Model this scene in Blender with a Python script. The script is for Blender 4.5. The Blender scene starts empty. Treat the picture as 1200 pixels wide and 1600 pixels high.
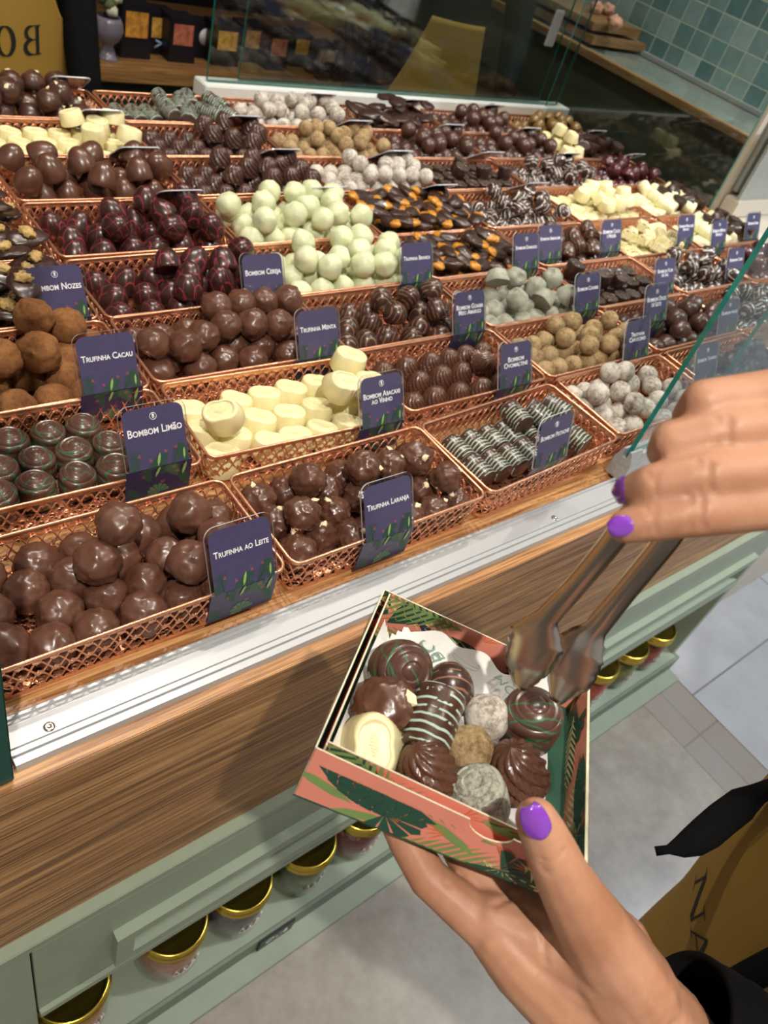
import bpy, bmesh, math, random
from mathutils import Vector, Matrix, noise
from math import sin, cos, pi, radians as RAD
C = bpy.context.scene.collection
scn = bpy.context.scene

# ------------------------------------------------------------------ camera
FPX = 1210.006
CR = Matrix(((0.77081779, -0.58077997, 0.26179107), (-0.26077648, -0.66259055, -0.70211780), (0.58123624, 0.47293593, -0.66219033)))
CC = Vector((-0.31642336, -0.33887511, 0.49837887))
cd = bpy.data.cameras.new('camera'); cam = bpy.data.objects.new('camera', cd); C.objects.link(cam)
cd.sensor_fit = 'VERTICAL'; cd.sensor_height = 36; cd.sensor_width = 27
cd.lens = FPX / 1600 * 36; cd.clip_start = 0.02
cd.dof.use_dof = True; cd.dof.focus_distance = 0.52; cd.dof.aperture_fstop = 14
m3 = Matrix((CR[0], -CR[1], -CR[2])).transposed()
cam.matrix_world = Matrix.Translation(CC) @ m3.to_4x4()
scn.camera = cam
# ------------------------------------------------------------------ world, exposure, shop spots and added lamps
w = bpy.data.worlds.new('world'); scn.world = w; w.use_nodes = True
bg = w.node_tree.nodes['Background']; bg.inputs[0].default_value = (1.0, .93, .84, 1); bg.inputs[1].default_value = 0.26
scn.view_settings.view_transform = 'Standard'; scn.view_settings.look = 'None'
scn.view_settings.exposure = 0.45; scn.view_settings.gamma = 1.0
def spot(loc, target, power, size=60, col=(1, .93, .83), rad=.035, blend=.6):
    l = bpy.data.lights.new('track_or_added_spot', 'SPOT'); l.energy = power; l.spot_size = RAD(size); l.color = col
    l.shadow_soft_size = rad; l.spot_blend = blend
    o = bpy.data.objects.new('track_or_added_spot', l); C.objects.link(o); o.location = loc
    o.rotation_euler = (Vector(target) - Vector(loc)).to_track_quat('-Z', 'Y').to_euler()
    return o
spot((-.62, -.95, 1.95), (-.1, -.1, 0), 108, 70, rad=.022)
spot((1.25, -.55, 1.9), (.55, .15, 0), 46, 70, rad=.022)
spot((.35, .75, 1.9), (.5, .55, 0), 38, 80)
spot((1.3, 1.0, 1.9), (1.2, .8, 0), 36, 80)
spot((.0, 1.0, 1.9), (.2, .8, 0), 28, 80)
spot((2.6, -1.0, 1.9), (2.2, -.4, -.9), 190, 90, col=(.80, .88, 1.0))
spot((1.9, .9, 1.9), (2.4, 1.1, .2), 60, 80)
spot((.6, 1.2, 1.8), (.8, 2.2, -.1), 14, 70)
spot((2.1, -.5, 1.95), (1.75, .5, .1), 40, 60)  # added spot that brightens the beige upright
al = bpy.data.lights.new('fill_light', 'AREA'); al.energy = 5; al.size = 1.6; al.color = (1, .93, .84)  # added soft fill from overhead, no fitting of the shop
ao = bpy.data.objects.new('fill_light', al); C.objects.link(ao); ao.location = (.3, -.2, 1.98)

# ------------------------------------------------------------------ helpers
def at_z(px, py, z):
    """the point of the horizontal plane z that stands at a measured place of the photograph"""
    d = CR.transposed() @ Vector(((px - 600) / FPX, (py - 800) / FPX, 1)); return CC + d * ((z - CC.z) / d.z)
def at_y(px, py, y):
    d = CR.transposed() @ Vector(((px - 600) / FPX, (py - 800) / FPX, 1)); return CC + d * ((y - CC.y) / d.y)
def at_d(px, py, t):
    d = CR.transposed() @ Vector(((px - 600) / FPX, (py - 800) / FPX, 1)); return CC + d * t
def project(v):
    c = CR @ (Vector(v) - CC); return 600 + FPX * c.x / c.z, 800 + FPX * c.y / c.z

def sc(h):
    h = h.lstrip('#'); r = [int(h[i:i + 2], 16) / 255 for i in (0, 2, 4)]
    return tuple(((x / 12.92) if x <= .04045 else ((x + .055) / 1.055) ** 2.4) for x in r) + (1,)

class NT:
    def __init__(s, name):
        s.m = bpy.data.materials.new(name); s.m.use_nodes = True; s.t = s.m.node_tree; s.n = s.t.nodes
        s.b = s.n['Principled BSDF']; s.out = s.n['Material Output']; s._tc = None
    def node(s, typ, ins=None, **kw):
        q = s.n.new(typ)
        for k, v in kw.items(): setattr(q, k, v)
        for k, v in (ins or {}).items():
            if isinstance(v, bpy.types.NodeSocket): s.t.links.new(v, q.inputs[k])
            else: q.inputs[k].default_value = v
        return q
    def link(s, a, b): s.t.links.new(a, b)
    def obj(s, scale=None, rot=None):
        if not s._tc: s._tc = s.node('ShaderNodeTexCoord')
        o = s._tc.outputs['Object']
        if scale is None and rot is None: return o
        return s.node('ShaderNodeMapping', {'Vector': o, 'Scale': scale or (1, 1, 1), 'Rotation': rot or (0, 0, 0)}).outputs[0]
    def noise(s, scale, detail=3, rough=.5, vec=None, dist=0):
        return s.node('ShaderNodeTexNoise', {'Vector': vec or s.obj(), 'Scale': scale, 'Detail': detail, 'Roughness': rough, 'Distortion': dist}).outputs['Fac']
    def ramp(s, fac, stops, interp='LINEAR'):
        r = s.node('ShaderNodeValToRGB', {'Fac': fac}); cr = r.color_ramp; cr.interpolation = interp
        while len(cr.elements) < len(stops): cr.elements.new(.5)
        for e, (p, c) in zip(cr.elements, stops):
            e.position = p; e.color = c if len(c) == 4 else tuple(c) + (1,)
        return r.outputs[0]
    def val(s, fac, a, b, lo=0., hi=1.):
        return s.node('ShaderNodeMapRange', {'Value': fac, 'From Min': a, 'From Max': b, 'To Min': lo, 'To Max': hi}).outputs[0]
    def mix(s, fac, a, b):
        q = s.node('ShaderNodeMix', data_type='RGBA')
        for i, v in ((0, fac), (6, a), (7, b)):
            if isinstance(v, bpy.types.NodeSocket): s.link(v, q.inputs[i])
            else: q.inputs[i].default_value = v
        return q.outputs[2]
    def math(s, op, a, b=0.):
        q = s.node('ShaderNodeMath', operation=op)
        for i, v in ((0, a), (1, b)):
            if isinstance(v, bpy.types.NodeSocket): s.link(v, q.inputs[i])
            else: q.inputs[i].default_value = v
        return q.outputs[0]
    def set(s, **kw):
        for k, v in kw.items():
            k = k.replace('_', ' ')
            if isinstance(v, bpy.types.NodeSocket): s.link(v, s.b.inputs[k])
            else: s.b.inputs[k].default_value = v
        return s
    def bump(s, h, strength=.3, dist=.001):
        q = s.node('ShaderNodeBump', {'Height': h, 'Strength': strength, 'Distance': dist}); s.link(q.outputs[0], s.b.inputs['Normal']); return s

def plain(name, col, rough=.5, metal=0., coat=0., nscale=60, var=.12, bump=.0, bd=.0005, **kw):
    t = NT(name); c = sc(col) if isinstance(col, str) else col
    f = t.noise(nscale, 3)
    lo = tuple(x * (1 - var) for x in c[:3]) + (1,); hi = tuple(min(1, x * (1 + var)) for x in c[:3]) + (1,)
    t.set(Base_Color=t.ramp(f, [(.3, lo), (.7, hi)]), Roughness=rough, Metallic=metal, Coat_Weight=coat)
    if bump: t.bump(t.noise(nscale * 1.7, 4), bump, bd)
    for k, v in kw.items(): t.set(**{k: v})
    return t.m

def obj(name, bm, mats, parent=None, smooth=True, sharp=None):
    me = bpy.data.meshes.new(name)
    if smooth:
        for f in bm.faces: f.smooth = True
    bm.normal_update()
    bm.to_mesh(me); bm.free()
    for m in (mats if isinstance(mats, (list, tuple)) else [mats]): me.materials.append(m)
    if smooth and sharp: me.set_sharp_from_angle(angle=RAD(sharp))
    o = bpy.data.objects.new(name, me); C.objects.link(o)
    if parent: o.parent = parent
    return o
def thing(name, label, cat, loc=(0, 0, 0), rot=(0, 0, 0), group=None):
    o = bpy.data.objects.new(name, None); C.objects.link(o); o.location = loc; o.rotation_euler = rot; o.empty_display_size = .02
    return tag(o, label, cat, group)
def tag(o, label, cat, group=None):
    o['label'] = label; o['category'] = cat
    if group: o['group'] = group
    return o
def struct(o): o['kind'] = 'structure'; return o

def box(bm, a, b, mi=0, bev=0.):
    r = bmesh.ops.create_cube(bm, size=1); vs = r['verts']
    for v in vs: v.co = Vector([(a[i] + b[i]) / 2 + v.co[i] * (b[i] - a[i]) for i in range(3)])
    fs = {f for v in vs for f in v.link_faces}
    for f in fs: f.material_index = mi
    if bev:
        es = {e for v in vs for e in v.link_edges}
        r2 = bmesh.ops.bevel(bm, geom=list(es), offset=bev, segments=2, affect='EDGES')
        for f in r2['faces']: f.material_index = mi
def bx(name, a, b, mat, parent=None, bev=0.):
    bm = bmesh.new(); box(bm, a, b, 0, bev); return obj(name, bm, mat, parent, smooth=False)
def prism(bm, poly, axis, lo, hi, mi=0):
    """extrude a 2D polygon along an axis ('x': poly is (y,z), 'y': (x,z), 'z': (x,y))"""
    def P(a, b, t): return {'x': (t, a, b), 'y': (a, t, b), 'z': (a, b, t)}[axis]
    v0 = [bm.verts.new(P(a, b, lo)) for a, b in poly]; v1 = [bm.verts.new(P(a, b, hi)) for a, b in poly]
    n = len(poly); fs = []
    for i in range(n): fs.append(bm.faces.new((v0[i], v0[(i + 1) % n], v1[(i + 1) % n], v1[i])))
    fs.append(bm.faces.new(v0[::-1])); fs.append(bm.faces.new(v1))
    for f in fs: f.material_index = mi
    bmesh.ops.recalc_face_normals(bm, faces=fs)
def tube(bm, pts, r, n=6, closed=False, mi=0, ry=None, up=Vector((0, 0, 1))):
    """sweep an ellipse along points"""
    pts = [Vector(p) for p in pts]; N = len(pts); rings = []
    for i in range(N):
        a = pts[i - 1] if (closed or i > 0) else pts[i]; b = pts[(i + 1) % N] if (closed or i < N - 1) else pts[i]
        t = (b - a).normalized(); s = t.cross(up)
        if s.length < 1e-4: s = t.cross(Vector((1, 0, 0)))
        s.normalize(); u = s.cross(t); rr = r[i] if isinstance(r, (list, tuple)) else r
        r2 = rr if ry is None else (ry[i] if isinstance(ry, (list, tuple)) else ry)
        rings.append([bm.verts.new(pts[i] + s * cos(2 * pi * k / n) * rr + u * sin(2 * pi * k / n) * r2) for k in range(n)])
    for i in range(N if closed else N - 1):
        A, B = rings[i], rings[(i + 1) % N]
        for k in range(n):
            f = bm.faces.new((A[k], A[(k + 1) % n], B[(k + 1) % n], B[k])); f.material_index = mi
    if not closed:
        bm.faces.new(rings[0][::-1]).material_index = mi; bm.faces.new(rings[-1]).material_index = mi
def lathe(bm, prof, n=24, mod=None, mi=0):
    rings = []
    for (r, z) in prof:
        if r <= 1e-6: rings.append([bm.verts.new((0, 0, z))]); continue
        ring = []
        for k in range(n):
            th = 2 * pi * k / n; q = mod(th, r, z) if mod else (r, z)
            ring.append(bm.verts.new((q[0] * cos(th), q[0] * sin(th), q[1])))
        rings.append(ring)
    for A, B in zip(rings, rings[1:]):
        for k in range(n):
            if len(A) == 1 and len(B) == 1: continue
            if len(A) == 1: f = bm.faces.new((A[0], B[k], B[(k + 1) % n]))
            elif len(B) == 1: f = bm.faces.new((A[k], A[(k + 1) % n], B[0]))
            else: f = bm.faces.new((A[k], A[(k + 1) % n], B[(k + 1) % n], B[k]))
            f.material_index = mi
    bmesh.ops.recalc_face_normals(bm, faces=bm.faces)
def text_obj(name, s, size, mat, parent=None, small=True, ext=.0002, align='CENTER', space=1.0, bold=0.):
    cu = bpy.data.curves.new(name, 'FONT'); cu.body = s; cu.size = size; cu.extrude = ext; cu.align_x = align; cu.align_y = 'CENTER'
    cu.small_caps_scale = .74; cu.space_character = space; cu.space_line = .78; cu.offset = bold; cu.resolution_u = 3
    if small:
        for i, ch in enumerate(s):
            if ch.islower(): cu.body_format[i].use_small_caps = True
    o = bpy.data.objects.new(name, cu); C.objects.link(o); bpy.context.view_layer.update()
    me = bpy.data.meshes.new_from_object(o.evaluated_get(bpy.context.evaluated_depsgraph_get()))
    bpy.data.objects.remove(o); me.materials.clear(); me.materials.append(mat); me.name = name
    q = bpy.data.objects.new(name, me); C.objects.link(q)
    if parent: q.parent = parent
    return q
def copy_tree(o, label=None, group=None):
    c = o.copy(); C.objects.link(c)
    for k in list(o.children):
        d = k.copy(); C.objects.link(d); d.parent = c; d.matrix_parent_inverse = k.matrix_parent_inverse.copy()
    if label: c['label'] = label
    if group: c['group'] = group
    return c

# ------------------------------------------------------------------ materials of the place
def wood_mat(name, c1, c2, c3, gscale=(1.2, 22, 22), rough=.45, dark=None):
    t = NT(name); v = t.obj(scale=gscale)
    f = t.noise(4, 8, .62, v, 1.2); g = t.noise(26, 4, .6, t.obj(scale=(gscale[0] * .7, gscale[1] * 2, gscale[2] * 2)))
    q = t.math('ADD', t.math('MULTIPLY', f, .65), t.math('MULTIPLY', g, .35))
    t.set(Base_Color=t.ramp(q, [(.36, sc(dark or c1)), (.45, sc(c1)), (.52, sc(c2)), (.62, sc(c3))]), Roughness=rough); t.bump(q, .25, .0012)
    return t.m
M = {}
M['wood'] = wood_mat('oak_fascia', '#7d5632', '#a87a4a', '#c99c66', gscale=(1.1, 42, 42), dark='#553619')
M['deck'] = wood_mat('oak_deck', '#91623a', '#b38353', '#cfa26e', gscale=(1.1, 36, 36), rough=.38, dark='#6e4726')
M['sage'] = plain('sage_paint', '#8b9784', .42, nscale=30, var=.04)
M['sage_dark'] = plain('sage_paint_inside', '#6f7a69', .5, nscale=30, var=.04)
M['alu'] = plain('brushed_aluminium', '#b4b6b8', .38, .3, nscale=90, var=.02)
M['steel'] = plain('polished_steel', '#cfc8c1', .24, 1., nscale=20, var=.05)
M['copper'] = plain('copper_wire', '#e8ab88', .27, .8, nscale=500, var=.16, bump=.25, bd=.0004)
M['black'] = plain('black_plastic', '#0d0d0e', .4, nscale=60)
M['gold'] = plain('gold_lid', '#d8bd52', .22, 1., nscale=60, var=.05)
def glass_mat(name, tint, gl=.9, spec=1.0, edge=False):
    t = NT(name); n = t.n
    tr = t.node('ShaderNodeBsdfTransparent', {'Color': tint}); g = t.node('ShaderNodeBsdfGlossy', {'Color': (gl, gl, gl, 1), 'Roughness': .015})
    lw = t.node('ShaderNodeLayerWeight', {'Blend': .5}); f = t.math('MULTIPLY', t.math('ADD', .045, t.math('MULTIPLY', t.math('POWER', lw.outputs['Facing'], 5.), .9)), spec)
    mx = t.node('ShaderNodeMixShader', {0: f, 1: tr.outputs[0], 2: g.outputs[0]}); t.link(mx.outputs[0], t.out.inputs[0]); return t.m
M['glass'] = glass_mat('clear_glass', (.90, .94, .93, 1))
M['glass_side'] = glass_mat('side_glass', (.86, .90, .88, 1))
M['jar_glass'] = glass_mat('jar_glass', (.90, .92, .90, 1), spec=.8)
M['glass_edge'] = plain('green_glass_edge', '#0f7f72', .12, nscale=10, var=.1, Transmission_Weight=.25)
M['acrylic'] = glass_mat('clear_acrylic', (.93, .93, .95, 1), spec=.9)
M['acrylic_edge'] = plain('acrylic_edge', '#bcc0c8', .2, nscale=200, var=.15)

# ------------------------------------------------------------------ the room
def floor_mat():
    t = NT('polished_concrete'); f = t.noise(5, 8, .6); g = t.noise(45, 4, .6)
    q = t.math('ADD', t.math('MULTIPLY', f, .75), t.math('MULTIPLY', g, .25))
    t.set(Base_Color=t.ramp(q, [(.36, sc('#746d62')), (.5, sc('#8b8479')), (.64, sc('#9d968b'))]), Roughness=t.val(f, .3, .7, .28, .42)); t.bump(g, .05); return t.m
def tile_floor_mat(name, c, c2, off, rough):
    t = NT(name); br = t.node('ShaderNodeTexBrick', {'Vector': t.node('ShaderNodeMapping', {'Vector': t.obj(), 'Location': off}).outputs[0], 'Color1': sc(c), 'Color2': sc(c2), 'Mortar': sc('#6f6c68'),
        'Scale': 1.0, 'Mortar Size': .0025, 'Mortar Smooth': .1, 'Bias': 0., 'Brick Width': .6, 'Row Height': .6}, offset=0.0)
    f = t.noise(9, 6); q = t.mix(t.val(f, .3, .7, 0, .5), br.outputs[0], sc('#8e8c89')); t.set(Base_Color=q, Roughness=rough); return t.m
struct(bx('floor', (-3, -3.2, -.92), (1.128, 2.6, -.9), floor_mat()))
struct(bx('trim_1', (1.129, -3.2, -.92), (1.279, 2.6, -.9), tile_floor_mat('taupe_border_tile', '#8d8378', '#867d73', (0, .255, 0), .35)))
struct(bx('trim_2', (1.28, -3.2, -.92), (4.2, 2.6, -.9), tile_floor_mat('pale_porcelain_tile', '#aeb0b5', '#a9acb2', (-.08, .175, 0), .16)))
struct(bx('wall_back', (-3, 2.6, -.92), (4.2, 2.7, 2.1), plain('dark_back_wall', '#1c1613', .5, nscale=5, var=.3)))
struct(bx('ceiling', (-3, -3.2, 2.1), (4.2, 2.7, 2.15), plain('ceiling_paint', '#cfc8bd', .9, nscale=3)))
def tile_mat():
    t = NT('glazed_teal_tiles'); P = .067
    sx = t.node('ShaderNodeSeparateXYZ', {0: t.obj()})
    u = t.math('MULTIPLY', t.math('ADD', sx.outputs[1], TY), 1 / P); v = t.math('MULTIPLY', t.math('ADD', sx.outputs[2], -.133 + 20 * P), 1 / P)
    cu = t.math('FLOOR', u); cv = t.math('FLOOR', v); fu = t.math('FRACT', u); fv = t.math('FRACT', v)
    wn = t.node('ShaderNodeTexWhiteNoise', {'Vector': t.node('ShaderNodeCombineXYZ', {0: cu, 1: cv}).outputs[0]}, noise_dimensions='3D').outputs[0]
    n1 = t.noise(26, 4, .6); k = t.math('ADD', t.math('MULTIPLY', wn, .75), t.math('MULTIPLY', n1, .42))
    col = t.ramp(k, [(.22, sc('#64898e')), (.45, sc('#7b9da2')), (.62, sc('#8cadb2')), (.82, sc('#a3bfc2')), (1., sc('#bacfd0'))])
    e = t.math('MINIMUM', t.math('MINIMUM', fu, t.math('SUBTRACT', 1., fu)), t.math('MINIMUM', fv, t.math('SUBTRACT', 1., fv)))
    m = t.math('GREATER_THAN', e, .028)
    t.set(Base_Color=t.mix(m, sc('#c8d6c6'), col), Roughness=t.val(m, 0, 1, .7, .14)); t.bump(t.math('ADD', t.val(e, 0, .06), t.math('MULTIPLY', t.noise(30, 2), .5)), .25, .002); return t.m
def at_x(px, py, x):
    d = CR.transposed() @ Vector(((px - 600) / FPX, (py - 800) / FPX, 1)); return CC + d * ((x - CC.x) / d.x)
TY = -(at_x(1094.7, 94.7, 2.35).y) + 40 * .067
struct(bx('wall_right', (2.35, -.2, -.9), (2.45, 2.6, 2.1), tile_mat()))
struct(bx('baseboard_right', (2.322, .3, .067), (2.349, 2.6, .082), M['alu'], bev=.002))

# tiled-side service counter
sc_ = thing('service_counter', 'dark green service counter with oak edge below the teal tiled wall', 'counter', (2.0, 1.5, -.9))
def local(o, root): o.location = -Vector(root.location); return o
local(bx('front_panel', (2.02, .56, -.9), (2.06, 2.59, .046), plain('dark_green_panel', '#4d5546', .22, coat=.3, nscale=4, var=.15), sc_), sc_)
local(bx('oak_edge', (2.0, .56, .046), (2.03, 2.59, .069), wood_mat('oak_edge', '#8a6a45', '#a07d53', '#b08d62', gscale=(22, 1.2, 22)), sc_, bev=.002), sc_)
local(bx('stone_top', (2.03, .56, .046), (2.321, 2.59, .0665), plain('grey_stone_top', '#8b9490', .12, nscale=12, var=.12), sc_), sc_)
sc_.location.z = -.9
rs = thing('wooden_riser', 'two-tier oak riser at the far end of the green service counter', 'riser', (2.17, 1.6, .067))
ow = wood_mat('riser_oak', '#7d5b39', '#98714a', '#ab8358')
local(bx('lower_board', (2.04, 1.45, .0775), (2.335, 1.95, .102), ow, rs, bev=.002), rs)
local(bx('upper_board', (2.04, 1.47, .113), (2.30, 1.95, .136), ow, rs, bev=.002), rs)
local(bx('support', (2.06, 1.53, .0667), (2.29, 1.93, .0775), M['black'], rs), rs)
local(bx('support', (2.06, 1.53, .102), (2.28, 1.93, .113), M['black'], rs), rs)
pm = plain('pink_paper', '#d9a48c', .6, nscale=200, var=.2, bump=.4)
for i, (px, py) in enumerate([(926, 30), (943, 30), (950, 14), (932, 12)]):
    bm = bmesh.new(); bmesh.ops.create_icosphere(bm, subdivisions=3, radius=.022)
    for v in bm.verts: v.co *= 1 + .35 * noise.noise(v.co * 90 + Vector((i, 0, 0))); v.co.z *= .8
    p = at_z(px, py, .154); p.x = max(p.x, 2.07 + .03 * (i % 2)); o = obj('paper_wrapped_sweet', bm, pm); o.location = p
    tag(o, ['crumpled pink paper sweet at the front left of the oak riser', 'crumpled pink paper sweet at the front right of the oak riser', 'crumpled pink paper sweet behind the front right one on the riser', 'crumpled pink paper sweet farthest back on the oak riser'][i], 'wrapped sweet')

# pilaster box to the right of the trays
beige = plain('beige_laminate', '#c9bfae', .5, nscale=8, var=.05)
pl = thing('cash_desk', 'beige cash desk block to the right of the chocolate display', 'desk', (1.9, .5, -.9))
for nm, a, b in (('back_upright', (1.512, .5395, -.9), (1.99, .552, 1.0)), ('body', (1.512, -.02, -.9), (1.99, .539, -.006)), ('lip', (1.53, .50, -.0059), (1.98, .5385, .035))):
    local(bx(nm, a, b, beige, pl, bev=.003), pl)
fp = thing('leaflet_holder', 'frosted acrylic leaflet holder hung on the beige cash desk upright', 'holder', (1.7, .53, .04))
fr = plain('frosted_acrylic', '#c2c5bd', .35, nscale=60, var=.08, Transmission_Weight=.5)
local(bx('back_sheet', (1.545, .526, .045), (1.95, .5385, .42), fr, fp), fp)
local(bx('front_sheet', (1.535, .505, .0355), (1.96, .512, .20), fr, fp), fp)
o = bx('card_reader', (1.60, .47, .16), (1.70, .504, .30), M['black'], bev=.006); tag(o, 'small black device on the frosted holder at the right edge', 'device')

# ------------------------------------------------------------------ display counter
dc = thing('display_counter', 'oak and sage green display counter carrying all the copper baskets', 'counter', (.45, .5, -.9))
def cpart(name, a, b, m, bev=.0): return local(bx(name, a, b, m, dc, bev), dc)
cpart('deck', (-1.0, -.0685, -.0685), (1.50, 1.10, -.05), M['deck'], .0008)
cpart('fascia', (-1.0, -.0683, -.332), (1.27, -.05, -.0686), M['wood'])
bm = bmesh.new()
prof = [(-.0150, -.0499), (-.0150, -.0445), (-.0165, -.0435), (-.0190, -.0435), (-.0200, -.0455), (-.0225, -.0455), (-.0235, -.0445), (-.0415, -.0445), (-.0425, -.0465), (-.0432, -.0440), (-.0475, -.0440), (-.0485, -.0468), (-.0495, -.0442), (-.0555, -.0442), (-.0568, -.0499)]
prism(bm, prof, 'x', -.2475, 1.27); r = obj('aluminium_rail', bm, M['alu'], dc, smooth=False); local(r, dc)
for x in (-.2181, .35, .95):
    bm = bmesh.new(); lathe(bm, [(0, .0008), (.0012, .0006), (.002, .0012), (.0036, .0009), (.0042, 0)], 16)
    o = obj('screw', bm, M['steel'], r); o.location = (x, -.0365, -.0445)
cpart('top_strip', (-1.0, -.081, -.347), (1.27, -.05, -.3325), M['sage'], .001)
cpart('corner_post', (-1.0, -.080, -.88), (-.2595, -.04, -.3475), M['sage'])
cpart('corner_post', (.586, -.080, -.88), (.610, -.04, -.3475), M['sage'])
cpart('corner_post', (1.245, -.080, -.88), (1.27, .9, -.3475), M['sage'])
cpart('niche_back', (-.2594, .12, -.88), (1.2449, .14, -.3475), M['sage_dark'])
cpart('niche_shelf', (-.2594, -.091, -.832), (1.2449, .119, -.82), M['sage'], .0008)
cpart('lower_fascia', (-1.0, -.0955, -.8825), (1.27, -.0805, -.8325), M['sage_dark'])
cpart('plinth', (-1.0, -.129, -.9), (1.27, .9, -.8826), M['sage'], .001)
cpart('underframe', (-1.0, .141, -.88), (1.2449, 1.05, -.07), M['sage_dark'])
def drawer(x0, x1, h0, h1):
    d = bx('drawer', (x0, -.0805, -.552), (x1, -.06, -.3485), M['sage'], dc, .0006); local(d, dc)
    bm = bmesh.new(); zt, zb, wdt, yo, yi = -.424, -.508, .020, -.093, -.0806
    def bar(poly):                                             # mitred bars of the raised pull frame
        prism(bm, poly, 'y', yo, yi)
    bar([(h0, zt), (h1, zt), (h1 - wdt, zt - wdt), (h0 + wdt, zt - wdt)]); bar([(h0, zb), (h0 + wdt, zb + wdt), (h1 - wdt, zb + wdt), (h1, zb)])
    bar([(h0, zt), (h0 + wdt, zt - wdt), (h0 + wdt, zb + wdt), (h0, zb)]); bar([(h1, zt), (h1, zb), (h1 - wdt, zb + wdt), (h1 - wdt, zt - wdt)])
    o = obj('pull_frame', bm, M['sage'], d, smooth=False)
    bm = bmesh.new(); box(bm, (x0, -.0865, -.5525), (x1, -.0806, -.538), 0, .0006); obj('lower_lip', bm, M['sage'], d, smooth=False)
drawer(-.2572, .584, -.178, .52); drawer(.612, 1.243, .665, 1.19)
pq = cpart('plaque', (.066, -.0995, -.8795), (.132, -.0956, -.838), M['black'], .0006)
tx = text_obj('lettering', 'Oliê', .024, plain('plaque_silver', '#c9c9c4', .4), pq, ext=.0002); tx.rotation_euler = (pi / 2, 0, 0); tx.location = (.099, -.0998, -.858)

# ------------------------------------------------------------------ glass
def pane(name, a, b, label, edge_axis, mat='glass'):
    bm = bmesh.new(); box(bm, a, b)
    for f in bm.faces:
        n = f.normal if f.normal.length else Vector((0, 0, 1)); f.normal_update(); k = max(range(3), key=lambda i: abs(f.normal[i])); f.material_index = 0 if k == edge_axis else 1
    o = obj(name, bm, [M[mat], M['glass_edge']], smooth=False); return tag(o, label, 'glass panel')
pane('sneeze_guard', (-.95, -.0625, -.047), (-.2515, -.0545, .75), 'thick glass sneeze guard panel at the left end of the aluminium rail', 1)
pe = bx('polished_edge', (-.2625, -.0635, -.047), (-.2513, -.0535, .75), plain('dark_teal_edge', '#0e4a44', .12, nscale=10, var=.1), [o for o in C.objects if o.name == 'sneeze_guard'][0], bev=.001)  # solid teal strip paints in the edge's internal reflection
g2 = thing('sneeze_guard', 'clear front glass panel standing in the grey clamp behind the upper hand', 'glass panel', (.9, -.04, -.05))
bm = bmesh.new(); box(bm, (.4965, -.0155, -.012), (1.26, -.0095, .75))
for f in bm.faces: f.normal_update(); k = max(range(3), key=lambda i: abs(f.normal[i])); f.material_index = 0 if k == 1 else 1
local(obj('pane', bm, [M['glass'], M['glass_edge']], g2, smooth=False), g2)
gp = plain('grey_clamp', '#a5a8a8', .35, .2, nscale=200)
bm = bmesh.new(); prism(bm, [(-.0265, -.0435), (-.0265, -.018), (-.019, -.001), (-.0158, -.001), (-.0158, -.0125), (-.0092, -.0125), (-.0092, -.001), (-.006, -.001), (-.0005, -.018), (-.0005, -.0435)], 'x', .489, .513)
local(obj('clamp', bm, gp, g2, smooth=False), g2)
bm = bmesh.new(); prism(bm, [(-.021, -.0435), (-.021, -.006), (-.0158, -.006), (-.0158, -.0125), (-.0092, -.0125), (-.0092, -.006), (-.004, -.006), (-.004, -.0435)], 'x', .5131, 1.25)
local(obj('bottom_channel', bm, gp, g2, smooth=False), g2)
pane('sneeze_guard', (.672, .0005, -.0495), (1.26, .0055, .70), 'second clear glass panel just behind the clamped front panel', 1)
pane('sneeze_guard', (.507, 1.118, .004), (1.56, 1.124, .55), 'wide rear glass panel standing on the white back rail', 1)
pane('sneeze_guard', (.585, 1.134, .004), (1.50, 1.140, .55), 'second rear glass panel right behind the wide rear one', 1)
pane('sneeze_guard', (1.502, .545, -.048), (1.507, 1.11, .50), 'side glass panel at the right end of the display with reflections', 0, 'glass_side')
cpart('rear_rail', (.495, 1.1005, -.03), (1.60, 1.15, .001), plain('white_rail', '#dfe3e0', .25, nscale=50, var=.03), .002)
rg_ = [o for o in C.objects if o.get('label', '').startswith('wide rear')][0]
bx('fitting', tuple(at_y(868, 45, 1.112) - Vector((.018, .003, .04))), tuple(at_y(868, 45, 1.112) + Vector((.012, .005, .04))), gp, rg_, bev=.002)

# ------------------------------------------------------------------ copper filigree baskets
BW, BD, BH, DZ = .2425, .1195, .0485, -.0497            # basket width, depth, height; the deck's top
def path_rr(w, d, r, n=4):
    """rounded rectangle centred on 0: list of (x, y)"""
    pts = []
    for cx, cy, a0 in ((w / 2 - r, d / 2 - r, 0), (-w / 2 + r, d / 2 - r, pi / 2), (-w / 2 + r, -d / 2 + r, pi), (w / 2 - r, -d / 2 + r, 1.5 * pi)):
        for k in range(n + 1):
            a = a0 + pi / 2 * k / n; pts.append((cx + r * cos(a), cy + r * sin(a)))
    return pts
class Loop:
    def __init__(s, w, d, r):
        s.p = [Vector((x, y, 0)) for x, y in path_rr(w, d, r)]; s.n = len(s.p)
        s.l = [0]
        for i in range(s.n): s.l.append(s.l[-1] + (s.p[(i + 1) % s.n] - s.p[i]).length)
        s.L = s.l[-1]
    def at(s, t, z):
        t %= s.L; lo = 0
        while s.l[lo + 1] < t: lo += 1
        f = (t - s.l[lo]) / max(1e-9, s.l[lo + 1] - s.l[lo]); q = s.p[lo].lerp(s.p[(lo + 1) % s.n], f); k = 1 - .05 * (BH - z) / BH
        return Vector((q.x * k, q.y * (1 - .08 * (BH - z) / BH), z))
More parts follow.
